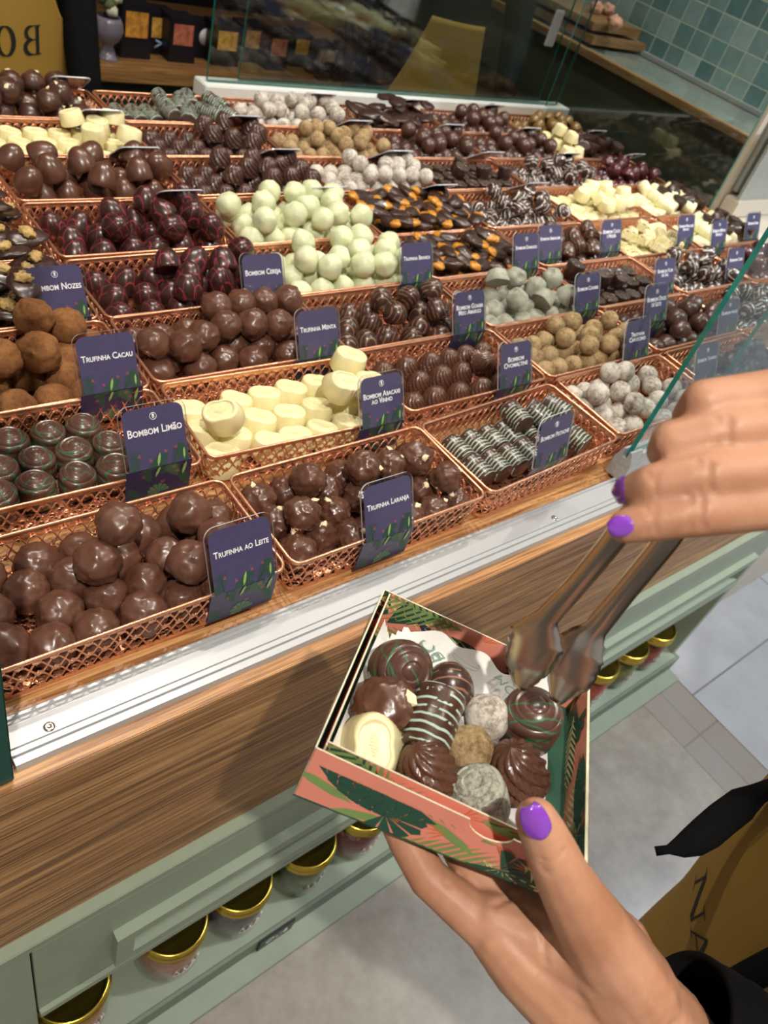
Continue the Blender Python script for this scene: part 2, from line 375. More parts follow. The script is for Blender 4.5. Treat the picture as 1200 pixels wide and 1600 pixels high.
def basket_meshes():
    lp = Loop(BW, BD, .010); L = lp.L
    bm = bmesh.new(); tube(bm, [Vector((x, y, BH - .0012)) for x, y in path_rr(BW, BD, .010, 5)], .0017, 8, True)
    rim = bm
    bm = bmesh.new(); NC = 56; p = L / NC                    # lattice cells round the wall
    z0, z1 = .0078, .0405; rows = 2; h = (z1 - z0) / rows
    for row in range(rows):
        zc = z0 + h * (row + .5)
        for ph in (0, pi):
            pts = []
            for i in range(NC * 4):
                t = i / 4 * p; a = 2 * pi * (i / 8) + ph + row * pi
                pts.append(lp.at(t, zc + h / 2 * math.copysign(abs(cos(a)) ** .8, cos(a))))
            tube(bm, pts, .0009, 4, True)
    for row in range(rows + 1):                               # little flowers where the wires meet
        for i in range(NC):
            c = lp.at((i) * p, z0 + h * row)
            nb = lp.at((i + .02) * p, z0 + h * row) - c; nb.normalize(); up = Vector((0, 0, 1)); nn = nb.cross(up)
            cv = bm.verts.new(c + nn * .0013)
            ring = [bm.verts.new(c + (nb * cos(a) + up * sin(a)) * (.0043 if k % 2 else .0026) - nn * .0002) for k, a in enumerate([2 * pi * q / 10 for q in range(10)])]
            for q in range(10): bm.faces.new((cv, ring[q], ring[(q + 1) % 10]))
    for (za, zb, amp, ww) in ((.0478, .0418, .0022, .0004), (.0002, .0062, -.0020, .0004)):     # scalloped bands
        N = NC * 4; A = []; B = []
        for i in range(N):
            t = i / N * L; s_ = abs(sin(i / 4 * pi * 1.0)); a = lp.at(t, za); q = lp.at(t, zb + amp * (1 - s_) * .8)
            bump = .0007 * sin(i / 2 * pi); o_ = Vector((a.x, a.y, 0)).normalized() * bump
            A.append(bm.verts.new(a)); B.append((bm.verts.new((a + q) / 2 + o_ + Vector((a.x, a.y, 0)).normalized() * .0006), bm.verts.new(q)))
        for i in range(N):
            j = (i + 1) % N; bm.faces.new((A[i], A[j], B[j][0], B[i][0])); bm.faces.new((B[i][0], B[j][0], B[j][1], B[i][1]))
    wall = bm
    bm = bmesh.new(); pts = [lp.at(i / 40 * L, .0115) for i in range(40)]; cv = bm.verts.new((0, 0, .0115)); vs = [bm.verts.new(q) for q in pts]
    for i in range(40): bm.faces.new((cv, vs[i], vs[(i + 1) % 40]))
    return rim, wall, bm
def tray_floor_mat():
    t = NT('perforated_copper_sheet')
    v = t.node('ShaderNodeTexVoronoi', {'Vector': t.obj(), 'Scale': 260}); f = t.val(v.outputs[0], .25, .6)
    t.set(Base_Color=t.ramp(f, [(.3, sc('#5a2f1e')), (.7, sc('#d9926e'))]), Metallic=.85, Roughness=.3); t.bump(f, .5, .001); return t.m
rimbm, wallbm, flbm = basket_meshes()
def first_basket():
    t = thing('copper_basket', 'x', 'basket'); obj('rim', rimbm, M['copper'], t); obj('lattice_wall', wallbm, M['copper'], t); obj('base_sheet', flbm, tray_floor_mat(), t); return t
BASKET = first_basket(); basket_used = [False]

# ------------------------------------------------------------------ chocolates: materials
def choc(name, col, rough=.32, coat=.25, sp=70, bump=.12):
    t = NT(name); f = t.noise(sp, 4, .55); c = sc(col)
    t.set(Base_Color=t.ramp(f, [(.3, tuple(x * .84 for x in c[:3])), (.72, tuple(min(1, x * 1.18) for x in c[:3]))]), Roughness=t.val(f, .3, .7, rough - .06, rough + .1), Coat_Weight=coat, Coat_Roughness=.22)
    t.set(Specular_IOR_Level=.5); t.bump(t.noise(sp * 2.4, 4, .6), bump, .0012); return t
def stripes(t, col, freq, width, rot=(0, 0, 0), dist=1.2, base=None, dscale=1.5):
    """thin piped lines over the chocolate: returns the mask"""
    w_ = t.node('ShaderNodeTexWave', {'Vector': t.obj(rot=rot), 'Scale': freq, 'Distortion': dist, 'Detail': 1., 'Detail Scale': dscale}, wave_type='BANDS', bands_direction='X').outputs['Fac']
    return t.math('GREATER_THAN', w_, 1 - width)
def drizzled(name, base, line, specs, rough=.3, coat=.3, lr=.45, cap=.0172):
    t = choc(name, base, rough, coat); cur = t.b.inputs['Base Color'].links[0].from_socket; tot = None
    for (fr, wd, rot, di) in specs:
        m = stripes(t, line, fr, wd, rot, di); tot = m if tot is None else t.math('MAXIMUM', tot, m)
    sx_ = t.node('ShaderNodeSeparateXYZ', {0: t.obj()}); tot = t.math('MULTIPLY', tot, t.math('LESS_THAN', t.math('ABSOLUTE', sx_.outputs[0]), cap)); br_ = t.noise(120, 2, .5); tot = t.math('MULTIPLY', tot, t.math('GREATER_THAN', br_, .40))
    t.set(Base_Color=t.mix(tot, cur, sc(line)), Roughness=t.val(tot, 0, 1, rough, lr)); t.bump(t.math('ADD', t.math('MULTIPLY', tot, 1.), t.math('MULTIPLY', t.noise(160, 3), .3)), .5, .0008); return t.m
def powdered(name, c1, c2, sp=260, bump=.6, spots=None, rough=.95):
    t = NT(name); f = t.noise(sp, 5, .75); g = t.noise(sp * .18, 3); q = t.math('ADD', t.math('MULTIPLY', f, .6), t.math('MULTIPLY', g, .4))
    t.set(Base_Color=t.ramp(q, [(.40, sc(c1)), (.56, sc(c2))]), Roughness=rough, Specular_IOR_Level=.15)
    t.bump(f, bump, .0012); return t.m
K = {}
K['milk'] = choc('milk_chocolate', '#5f3d2f', .33, .25).m
K['milk2'] = choc('soft_milk_chocolate', '#5a392b', .30, .35, 55, .2).m
K['dark'] = choc('dark_chocolate', '#3a2620', .30, .3).m
K['dark_mid'] = choc('semi_dark_chocolate', '#4c3128', .32, .3).m
K['cherry'] = choc('cherry_chocolate', '#4c2024', .2, .5).m
K['gold'] = choc('bronzed_chocolate', '#7c5f30', .3, .3).m
K['ivory'] = choc('white_chocolate', '#efe4b0', .42, .1, 40, .05).m
K['ivory2'] = choc('pale_white_chocolate', '#f2ebbd', .45, .1, 40, .05).m
K['lime_drizzle'] = drizzled('dark_with_green_drizzle', '#55392f', '#3a6144', [(30, .035, (.3, .2, .5), 3), (26, .03, (1.2, .4, 1.3), 3)])
K['tan_drizzle'] = drizzled('dark_with_brown_drizzle', '#3f2a24', '#8a6249', [(60, .10, (0, .2, .35), 1.4)])
K['red_grid'] = drizzled('dark_with_red_grid', '#39201d', '#8d2f38', [(30, .013, (0, 0, .1), .6), (30, .013, (0, 0, 1.67), .6)])
K['mint_stripes'] = drizzled('dark_with_mint_stripes', '#4a3026', '#a9c4b2', [(66, .19, (0, 0, 0), 1.5)], lr=.6, cap=.0168)
K['roll_stripes'] = drizzled('roll_with_mint_stripes', '#4a3b32', '#98a89a', [(60, .5, (0, 0, 0), 1.5)], lr=.6, cap=.9)
K['white_stripes'] = drizzled('dark_with_white_drizzle', '#3d2a25', '#d8cfc2', [(44, .10, (.2, .3, .3), 3)], lr=.5)
K['cream_stripes'] = drizzled('ivory_with_brown_lines', '#eee3b4', '#a58a62', [(60, .10, (0, 0, .2), 1.2)])
K['cocoa'] = powdered('cocoa_dust', '#714a2c', '#8c5f3b', 230, .35)
K['sugar'] = powdered('icing_sugar_dust', '#857a6f', '#cfc8bd', 200, .5)
K['sugar_grey'] = powdered('thin_sugar_dust', '#8d8780', '#c2beb6', 150, .4)
K['crumb'] = powdered('caramel_crumb', '#7d6244', '#b49b74', 260, 1.0)
K['speckled'] = powdered('cookie_speckled_white', '#6b6a60', '#b9b8a8', 420, .2, rough=.6)
K['shell'] = powdered('grey_green_dusted', '#8c8c7e', '#acac9d', 60, .2)
K['branca'] = choc('green_white_coating', '#d3d7b0', .5, .1, 40, .3).m
def dipped():
    t = NT('dried_apricot_dipped'); sx = t.node('ShaderNodeSeparateXYZ', {0: t.obj()}); n_ = t.noise(90, 3)
    m = t.math('GREATER_THAN', t.math('ADD', sx.outputs[0], t.math('MULTIPLY', n_, .022)), .0)
    t.set(Base_Color=t.mix(m, t.ramp(t.noise(120, 3), [(.3, sc('#a8641c')), (.7, sc('#cf9430'))]), sc('#3a2720')), Roughness=.32, Coat_Weight=.3); t.bump(n_, .5, .002); return t.m
K['apricot'] = dipped()
def pale_topped_cup():  # speckled lighter brown on the top only
    t = choc('pale_topped_cup_chocolate', '#35221c', .32, .25); cur = t.b.inputs['Base Color'].links[0].from_socket
    sx = t.node('ShaderNodeSeparateXYZ', {0: t.obj()}); m = t.math('MULTIPLY', t.math('GREATER_THAN', sx.outputs[2], .0094), t.val(t.noise(420, 4, .7), .47, .72))
    t.set(Base_Color=t.mix(m, cur, sc('#8a7c70'))); return t.m
K['cupd'] = pale_topped_cup()
K['walnut'] = plain('walnut', '#b9995f', .6, nscale=300, var=.25, bump=.6)
K['nut'] = plain('hazelnut_chip', '#ead9ae', .6, nscale=300, var=.15, bump=.4)

# ------------------------------------------------------------------ chocolates: shapes (centred, about r = 1 unit = half width)
def ico(sub=4):
    bm = bmesh.new(); bmesh.ops.create_icosphere(bm, subdivisions=sub, radius=1); return bm
def s_truffle(seed, sub=4, lump=.10, flat=-.72, skirt=.1):
    bm = ico(sub); o = Vector((seed * 7.3, seed * 1.7, 0))
    for v in bm.verts:
        d = v.co.normalized(); n1 = noise.noise(d * 1.3 + o); n2 = noise.noise(d * 3.1 + o); rg = 1 - abs(noise.noise(d * 2.2 + o * 2)) * 2
        k = 1 + lump * n1 + lump * .5 * n2 + lump * .9 * max(0, rg - .3) ** 1.5 * 1.3
        c = d * k
        if c.z < flat:
            c.z = flat + (c.z - flat) * .08; f = 1 + skirt * (1 + noise.noise(d * 2 + o)); c.x *= f; c.y *= f
        v.co = c
    return bm
def s_ball(seed, sub=3, lump=.07):
    bm = ico(sub); o = Vector((seed * 3.3, 0, seed))
    for v in bm.verts: d = v.co.normalized(); v.co = d * (1 + lump * noise.noise(d * 1.6 + o) + lump * .5 * noise.noise(d * 5 + o))
    return bm
def s_swirl_cup(seed):
    bm = bmesh.new(); pr = [(0, -.78), (.92, -.78), (.97, -.72), (.985, -.45), (1.0, -.40), (1.0, .0), (.94, .1), (.93, .16), (.96, .22), (.93, .42), (.84, .52), (.80, .53), (.78, .6), (.66, .70), (.58, .68), (.52, .74), (.36, .80), (.30, .76), (.22, .82), (0, .84)]
    lathe(bm, pr, 36, lambda th, r, z: (r * (1 + .015 * sin(3 * th + seed)), z + .05 * sin(th + seed) * (z > .1))); return bm
def s_swirl_dome(seed, n=13):
    bm = bmesh.new(); pr = [(0, -.72), (.97, -.72)] + [(cos(a) ** .75 if a < 1.5 else .12, -.62 + 1.5 * sin(a)) for a in [i * .112 for i in range(14)]] + [(0, .92)]
    def mod(th, r, z):
        g = (abs(sin(n / 2 * (th + z * .9 + seed)))) ** .6; return r * (.76 + .27 * g) if z > -.66 else r, z
    lathe(bm, pr, 78, mod); return bm
def s_dome(seed, egg=1.15):
    bm = bmesh.new(); pr = [(0, -.75), (.93, -.75), (.97, -.70)] + [(cos(a) if a < 1.5 else 0, -.55 + 1.42 * egg / 1.15 * sin(a)) for a in [i * .1571 for i in range(11)]]
    pr[-1] = (0, pr[-1][1]); lathe(bm, pr, 32, lambda th, r, z: (r * (1 + .02 * sin(2 * th + seed)), z)); return bm
def s_eye_cup(seed):
    """tapered moulded piece with a pointed-oval top that carries a leaf relief"""
    bm = bmesh.new(); pr = [(0, -.72), (.98, -.72), (1.02, -.66), (.90, .38), (.86, .45), (.78, .49), (.70, .48), (.66, .43), (.60, .43), (.40, .445), (0, .45)]
    def mod(th, r, z):
        k = .62 + .38 * abs(cos(th)) ** 1.6; kk = 1 + (k - 1) * max(0, min(1, (z + .72) / 1.1)) ; return r * kk * 1.12, z + (.02 * cos(9 * r) if z > .42 and r < .6 else 0)
    lathe(bm, pr, 40, mod)
    for i in range(-3, 4):
        a = Vector((i * .1, 0, .462)); b = Vector((i * .1 + .07, .16 - abs(i) * .03, .458)); q = Vector((i * .1 + .07, -.16 + abs(i) * .03, .458))
        tube(bm, [b, a, q], .014, 4)
    return bm
def s_log(seed, L=1.35, ends=.16):
    bm = bmesh.new(); N = 20; xs = [-L, -L + ends * .35, -L + ends] + [-L + ends + (2 * L - 2 * ends) * i / 8 for i in range(1, 8)] + [L - ends, L - ends * .35, L]; rs = [.78, .94, 1] + [1] * 7 + [1, .94, .78]
    rings = []
    for x, r in zip(xs, rs):
        ring = []
        for k in range(N):
            a = 2 * pi * k / N; y, z = cos(a) * r, sin(a) * r; z = max(z, -.72)
            rr = 1 + .03 * sin(x * 5 + seed); ring.append(bm.verts.new((x, y * rr, z * rr)))
        rings.append(ring)
    for A, B in zip(rings, rings[1:]):
        for k in range(N): bm.faces.new((A[k], A[(k + 1) % N], B[(k + 1) % N], B[k]))
    bm.faces.new(rings[0][::-1]); bm.faces.new(rings[-1]); bmesh.ops.recalc_face_normals(bm, faces=bm.faces); return bm
def s_cup(seed):
    bm = bmesh.new(); pr = [(0, -.75), (.82, -.75), (.86, -.70), (1.0, .50), (.97, .58), (.90, .60), (.80, .55), (.50, .60), (.25, .56), (0, .62)]
    lathe(bm, pr, 28, lambda th, r, z: (r * (1 + (.03 * noise.noise(Vector((cos(th), sin(th), z + seed)) * 2))), z + (.09 * noise.noise(Vector((r * cos(th) * 4, r * sin(th) * 4, seed))) if z > .5 else 0))); return bm
def s_shell(seed):
    bm = bmesh.new(); pr = [(0, -.6), (1.0, -.6), (1.05, -.5), (.80, .38), (.66, .52), (.40, .60), (.14, .42), (0, .40)]
    lathe(bm, pr, 26, lambda th, r, z: (r * (1 + .10 * noise.noise(Vector((cos(th), sin(th), z * .5 + seed)) * 1.7) + .04 * sin(5 * th)), z)); return bm
def s_apricot(seed):
    bm = ico(3)
    for v in bm.verts:
        d = v.co; n_ = noise.noise(d * 1.5 + Vector((seed, 0, 0)))
        v.co = Vector((d.x * 1.5, d.y * .85 * (1 + .2 * n_), d.z * .5 + .16 * d.x * d.x + .12 * n_))
    return bm
def s_bark(seed):
    bm = ico(3)
    for v in bm.verts:
        d = v.co; n_ = noise.noise(d * 1.4 + Vector((seed, 3, 0))); v.co = Vector((d.x * 1.35 * (1 + .2 * n_), d.y * .95 * (1 + .2 * n_), d.z * .34 + .10 * n_))
    return bm
def s_block(seed):
    bm = bmesh.new(); box(bm, (-1.25, -.85, -.7), (1.25, .85, .7), 0, .22)
    return bm
def s_nozes(seed):
    return s_bark(seed)
def s_wal(seed):
    bm = ico(3)
    for v in bm.verts:
        d = v.co; n_ = noise.noise(d * 3 + Vector((seed, 3, 0))); v.co = Vector((d.x * .75, d.y * .5, d.z * .35)) * (1 + .5 * n_)
    return bm
def s_chip(seed):
    random.seed(seed * 13 + 5); bm = bmesh.new()
    bmesh.ops.create_icosphere(bm, subdivisions=1, radius=1)
    for v in bm.verts: v.co = Vector((v.co.x * 1.2, v.co.y * .9, v.co.z * .55)) * random.uniform(.7, 1.2)
    return bm

# kind: (object name, shape, material, half width m, centre height / r, orientation, label words, category, extra part)
KINDS = {
 'leite':   ('milk_truffle', lambda s: s_truffle(s, 4, .11), 'milk', .0180, .72, 'lean', 'glossy milk chocolate truffle', 'truffle'),
 'laranja': ('nutty_truffle', lambda s: s_truffle(s + 20, 4, .16), 'milk2', .0168, .72, 'lean', 'lumpy nut-topped milk chocolate truffle', 'truffle', 'nut_chip'),
 'pistache': ('striped_log_bonbon', lambda s: s_log(s, 1.28), 'mint_stripes', .0140, .72, 'logy', 'dark log bonbon with mint stripes', 'bonbon'),
 'sugar':   ('sugared_truffle', lambda s: s_ball(s), 'sugar', .0148, .95, 'any', 'round sugar dusted truffle', 'truffle'),
 'glossy':  ('oval_bonbon', lambda s: s_dome(s), 'dark', .0150, .75, 'up', 'glossy dark oval bonbon', 'bonbon'),
 'limao':   ('ringed_bonbon', s_swirl_cup, 'lime_drizzle', .0178, .78, 'up', 'dark ringed bonbon with green drizzle', 'bonbon'),
 'abacaxi': ('white_chocolate_bonbon', s_eye_cup, 'ivory', .0182, .72, 'up', 'white chocolate bonbon with leaf relief', 'bonbon'),
 'ovomaltine': ('fluted_bonbon', s_swirl_dome, 'milk2', .0162, .72, 'up', 'fluted milk chocolate dome bonbon', 'bonbon'),
 'crumb':   ('crumbed_truffle', lambda s: s_ball(s + 9), 'crumb', .0145, .95, 'any', 'tan crumb-coated truffle', 'truffle'),
 'mixed':   ('brown_bonbon', lambda s: s_truffle(s + 40, 3, .12), 'dark_mid', .0165, .75, 'lean', 'brown rounded bonbon', 'bonbon'),
 'silver':  ('pearly_bonbon', lambda s: s_dome(s, 1.0), 'white_stripes', .0160, .75, 'up', 'white-drizzled dark bonbon', 'bonbon'),
 'cacau':   ('cocoa_truffle', lambda s: s_truffle(s + 60, 4, .10, -.95, 0), 'cocoa', .0190, .90, 'any', 'cocoa dusted truffle', 'truffle'),
 'menta':   ('matte_truffle', lambda s: s_truffle(s + 80, 4, .10), 'milk', .0175, .74, 'lean', 'matte milk chocolate truffle', 'truffle'),
 'goiaba':  ('drizzled_egg_bonbon', lambda s: s_dome(s), 'tan_drizzle', .0165, .75, 'tilt', 'dark egg bonbon with thin drizzle', 'bonbon'),
 'shell':   ('dusted_cup_bonbon', s_shell, 'shell', .0170, .62, 'tilt', 'grey-green dusted cup bonbon', 'bonbon'),
 'cup':     ('chocolate_cup', s_cup, 'cupd', .0148, .97, 'up', 'dark chocolate cup with rough top', 'bonbon'),
 'swirled': ('white_swirled_bonbon', lambda s: s_dome(s, 1.0), 'white_stripes', .0165, .75, 'tilt', 'dark bonbon with white swirl', 'bonbon'),
 'cherry':  ('cherry_bonbon', lambda s: s_dome(s, 1.0), 'cherry', .0160, .75, 'tilt', 'shiny cherry-red bonbon', 'bonbon'),
 'nozes':   ('walnut_bonbon', s_nozes, 'dark', .0185, .40, 'flat', 'flat dark walnut bonbon', 'bonbon', 'walnut'),
 'cereja':  ('red_lined_egg_bonbon', lambda s: s_dome(s, 1.2), 'red_grid', .0180, .75, 'tilt', 'dark egg bonbon with red lines', 'bonbon'),
 'branca':  ('pale_truffle', lambda s: s_truffle(s + 33, 3, .12, -.85, .03), 'branca', .0175, .82, 'any', 'pale greenish white truffle', 'truffle'),
 'apricot': ('dipped_apricot', s_apricot, 'apricot', .0150, .45, 'flat', 'chocolate-dipped dried apricot', 'sweet'),
 'cream':   ('striped_white_bonbon', s_block, 'cream_stripes', .0130, .72, 'flat', 'cream bonbon with brown lines', 'bonbon'),
 'whitelog': ('white_log_bonbon', lambda s: s_log(s, 1.6), 'ivory2', .0135, .72, 'logy', 'smooth white chocolate log', 'bonbon'),
 'darklog': ('dark_cylinder_bonbon', s_cup, 'dark', .0170, .75, 'up', 'large dark chocolate cylinder', 'bonbon'),
 'egg':     ('large_egg_bonbon', lambda s: s_dome(s, 1.25), 'milk2', .0190, .75, 'tilt', 'large smooth milk chocolate egg', 'bonbon'),
 'ridged':  ('ridged_dome_bonbon', lambda s: s_swirl_dome(s, 11), 'dark_mid', .0165, .72, 'up', 'ridged dark dome bonbon', 'bonbon'),
 'disc':    ('thick_disc_bonbon', s_cup, 'cupd', .0145, .95, 'up', 'thick brown disc bonbon', 'bonbon'),
 'roll':    ('mint_roll', lambda s: s_log(s + 5, 2.0), 'roll_stripes', .0132, .72, 'logy', 'long mint-striped chocolate roll', 'roll'),
 'bark':    ('chocolate_bark', s_bark, 'dark', .0185, .36, 'flat', 'thin dark bark piece', 'bark'),
 'gold':    ('bronzed_bonbon', lambda s: s_dome(s, 1.1), 'gold', .0150, .75, 'tilt', 'bronze-green shimmering bonbon', 'bonbon'),
 'nutegg':  ('nut_topped_egg', lambda s: s_truffle(s + 70, 3, .10), 'dark_mid', .0185, .74, 'lean', 'brown chocolate egg with nut', 'bonbon', 'nut_chip'),
 'yellow':  ('pale_cup_bonbon', s_eye_cup, 'ivory', .0165, .72, 'up', 'pale yellow cup bonbon', 'bonbon'),
 'ball':    ('round_bonbon', lambda s: s_ball(s, 3, .03), 'dark_mid', .0155, .93, 'any', 'shiny brown round bonbon', 'bonbon'),
}
NV = 4; protos = {}
def proto(kind, v):
    if (kind, v) in protos: return protos[(kind, v)]
    nm, shp, mat, r = KINDS[kind][:4]
    if nm in ('striped_log_bonbon',) : pass
    bm = shp(v + 1)
    for q in bm.verts: q.co *= r
    if mat == 'cupd':
        for q in bm.verts: q.co.z *= 1.3
    for f in bm.faces: f.smooth = True
    me = bpy.data.meshes.new(nm); bm.to_mesh(me); bm.free(); me.materials.append(K[mat]); me.set_sharp_from_angle(angle=RAD(50))
    extra = None
    if len(KINDS[kind]) > 8:
        ex = KINDS[kind][8]; bm = s_wal(v) if ex == 'walnut' else s_chip(v)
        for q in bm.verts: q.co *= (r * .8 if ex == 'walnut' else .0042)
        for f in bm.faces: f.smooth = (ex == 'walnut')
        em = bpy.data.meshes.new(ex); bm.to_mesh(em); bm.free(); em.materials.append(K['walnut' if ex == 'walnut' else 'nut'])
        extra = (ex, em, r)
    protos[(kind, v)] = (nm, me, extra); return protos[(kind, v)]
ORD = ['first', 'second', 'third', 'fourth', 'fifth', 'sixth', 'seventh', 'eighth', 'ninth', 'tenth', 'eleventh', 'twelfth', 'thirteenth', 'fourteenth', 'fifteenth', 'sixteenth', 'seventeenth', 'eighteenth', 'nineteenth', 'twentieth'] + ['%s-from-last' % q for q in ('fortieth',)]
def put_sweet(kind, pos, rot, label, group, v, s=1.0):
    nm, me, extra = proto(kind, v); o = bpy.data.objects.new(nm, me); C.objects.link(o); o.location = pos; o.rotation_euler = rot; o.scale = (s, s, s)
    tag(o, label, KINDS[kind][7], group)
    if extra:
        ex, em, r = extra; e = bpy.data.objects.new(ex, em); C.objects.link(e); e.parent = o
        if ex == 'walnut': e.location = (0, 0, r * .42); e.rotation_euler = (0, 0, v)
        else:
            a = v * 2.1 + pos[0] * 90; e.location = (r * .38 * cos(a), r * .38 * sin(a), r * .93); e.rotation_euler = (.4 * sin(a), .4 * cos(a), a)
    return o
def settle(P, R_, x0, x1, y0, y1, zf, hz, iters=60, damp=.5):
    """push overlapping pieces apart inside the basket walls; pieces keep resting on the base or on each other"""
    for it in range(iters):
        for i in range(len(P)):
            for j in range(i):
                d = P[i] - P[j]; L = d.length; m = (R_[i] + R_[j]) * .95
                if 1e-6 < L < m:
                    k = d * ((m - L) / L * damp); 
                    if P[i].z - P[j].z < .006 and P[j].z - P[i].z < .006: k.z *= .2
                    P[i] += k; P[j] -= k
        for i, p in enumerate(P):
            p.x = max(x0 + R_[i] * .92, min(x1 - R_[i] * .92, p.x)); p.y = max(y0 + R_[i] * .92, min(y1 - R_[i] * .92, p.y)); p.z = max(p.z, zf + hz * R_[i])
    return P
def fill(kind, x0, x1, y0, y1, phrase, group, pts=None, seed=0, heap=None, lines=None):
    """fill one basket. pts = measured places in the photograph (px, py, layer); else an ordered layout with a heap"""
    rnd = random.Random(seed * 101 + 7); K_ = KINDS[kind]; r = K_[3]; hz = K_[4]; zf = DZ + (.0175 if kind == 'pistache' else .0125 if pts or y0 < .1 else .0165 if y0 < .5 else .021); mode = K_[5]
    P = []; lay = []
    if pts:
        for q in pts:
            l = q[2] if len(q) > 2 else 0; z = zf + r * hz + l * r * 1.45; P.append(at_z(q[0], q[1], z + r * .25)); P[-1].z = z; lay.append(int(l + .5))
    else:
        lx = r * (2.06 if mode != 'logy' else 2.05); ly = r * (2.02 if mode != 'logy' else 2.58)
        if mode == 'up' and K_[2] == 'cupd': lx = ly = r * 2.3
        if kind == 'roll': ly = r * 4.35
        if kind == 'whitelog': ly = r * 3.35
        if kind in ('bark', 'apricot', 'nozes'): lx = r * 2.25; ly = r * 1.95
        nx = max(1, int((x1 - x0 - .008) / lx)); ny = max(1, int((y1 - y0 - .006) / ly)); ox = ((x1 - x0) - nx * lx) / 2; oy = ((y1 - y0) - ny * ly) / 2
        jt = .0 if mode == 'logy' else r * .12
        base_l = 2 if kind in ('bark', 'apricot', 'nozes') else 1
        for L_ in range(base_l):
            for j in range(ny):
                for i in range(nx):
                    hx = (lx * .25 if (j % 2 and mode in ('any', 'lean', 'tilt')) else 0)
                    P.append(Vector((x0 + ox + lx * (i + .5) + hx + rnd.uniform(-jt, jt), y0 + oy + ly * (j + .5) + rnd.uniform(-jt, jt), zf + r * hz + L_ * r * .7 + L_ * .001 * (i % 2)))); lay.append(L_)
        if heap is None: heap = (.35, 1.0, 3)
        a, b, n2 = heap; zz = zf + r * hz + (1.5 if mode not in ('flat',) else .9) * r + (base_l - 1) * r * .7
        cnt = 0; tries = 0; top = []
        while cnt < n2 * 4 and tries < 300:
            tries += 1; x = x0 + (x1 - x0) * rnd.uniform(a, b); y = rnd.uniform(y0 + .02, y1 - .02); q = Vector((min(max(x, x0 + r), x1 - r), y, zz))
            if all((q - t_).length > r * 1.95 for t_ in top): top.append(q); cnt += 1
        for q in top: P.append(q); lay.append(base_l)
    if mode != 'logy' or pts: settle(P, [r * (1.14 if kind in ('abacaxi', 'yellow') else 1)] * len(P), x0, x1, y0, y1, zf, hz, 45)
    # names for the places: depth lines from the front, then left to right
    ny_ = 3; names = {}
    if kind == 'roll': ny_ = 2
    grp = {}
    for i, p in enumerate(P):
        if lay[i] >= 1:
            u = (p.y - y0) / (y1 - y0); k_ = 'top layer' if len(P) - lay.count(0) < 9 else ('top front line' if u < .36 else 'top middle line' if u < .66 else 'top back line')
        else:
            u = (p.y - y0) / (y1 - y0); k_ = ('front line' if u < .36 else 'middle line' if u < .66 else 'back line')
        grp.setdefault(k_, []).append(i)
    for k_, l_ in grp.items():
        l_.sort(key=lambda i: P[i].x)
        for n_, i in enumerate(l_):
            names[i] = ('%s from left' % (ORD[n_] if n_ < 20 else '%d places' % (n_ + 1))) + ' in ' + k_
            if n_ == 0: names[i] = 'leftmost in ' + k_
            elif n_ == len(l_) - 1: names[i] = 'rightmost in ' + k_
    for i, p in enumerate(P):
        v = rnd.randrange(NV)
        if mode == 'up': rot = (rnd.uniform(-.05, .05), rnd.uniform(-.05, .05), rnd.uniform(0, 6.28)) if kind not in ('abacaxi', 'yellow') else (rnd.uniform(-.06, .06), rnd.uniform(-.06, .06), rnd.uniform(-.5, .2) - .35)
        elif mode == 'any': rot = (rnd.uniform(0, 6.28), rnd.uniform(0, 6.28), rnd.uniform(0, 6.28)) if kind != 'cacau' else (rnd.uniform(-.5, .5), rnd.uniform(-.5, .5), rnd.uniform(0, 6.28))
        elif mode == 'lean': rot = (rnd.uniform(-.35, .35), rnd.uniform(-.35, .35), rnd.uniform(0, 6.28))
        elif mode == 'tilt': rot = (rnd.uniform(-.4, .4), rnd.uniform(-.4, .4), rnd.uniform(0, 6.28))
        elif mode == 'logy': rot = (rnd.uniform(-.1, .1), 0, pi / 2 + rnd.uniform(-.06, .06))
        else: rot = (rnd.uniform(-.25, .25), rnd.uniform(-.25, .25), rnd.uniform(0, 6.28))
        if lay[i] >= 1 and mode in ('up', 'lean', 'tilt'): rot = (rot[0] * 2 + rnd.uniform(-.3, .3), rot[1] * 2 + rnd.uniform(-.3, .3), rot[2])
        if lay[i] >= 1 and mode == 'logy': rot = (rnd.uniform(-.2, .2), rnd.uniform(-.25, .1), pi / 2 + rnd.uniform(-.5, .5))
        if pts and len(pts[i]) > 3: rot = pts[i][3]
        put_sweet(kind, p, rot, '%s, %s, %s' % (K_[6], names[i], phrase), group, v, rnd.uniform(.95, 1.04))

# ------------------------------------------------------------------ the rows of baskets
ROWY = {1: (0.0, .1205), 2: (.1405, .2600), 3: (.2640, .3890), 4: (.3940, .5205), 5: (.5255, .6610), 6: (.6680, .7950), 7: (.8020, .9250), 8: (.9320, 1.0520)}
PT = {}
PT['leite'] = [(15, 868), (80, 850), (98, 892), (36, 915), (150, 878, 1), (128, 835), (185, 815, 2, (1.25, -.5, -.6)), (72, 960), (136, 932), (52, 1003), (125, 978), (202, 952), (207, 905), (216, 862), (250, 800), (263, 842), (335, 785), (305, 812, 1, (1.2, .3, -.5)), (293, 882, 1), (262, 928), (2, 955), (165, 800), (330, 830, 1), (2, 1000), (318, 900), (225, 825)]
PT['laranja'] = [(395, 761), (437, 755), (481, 746, 1), (521, 733), (564, 708), (567, 735, 1), (604, 699), (611, 726, 1), (641, 691), (652, 715, 1), (697, 743, 1), (721, 779), (685, 790), (659, 765), (426, 805), (474, 798, 1), (503, 836), (468, 856), (523, 794), (545, 831), (556, 768), (622, 765), (652, 801), (590, 815), (520, 765)]
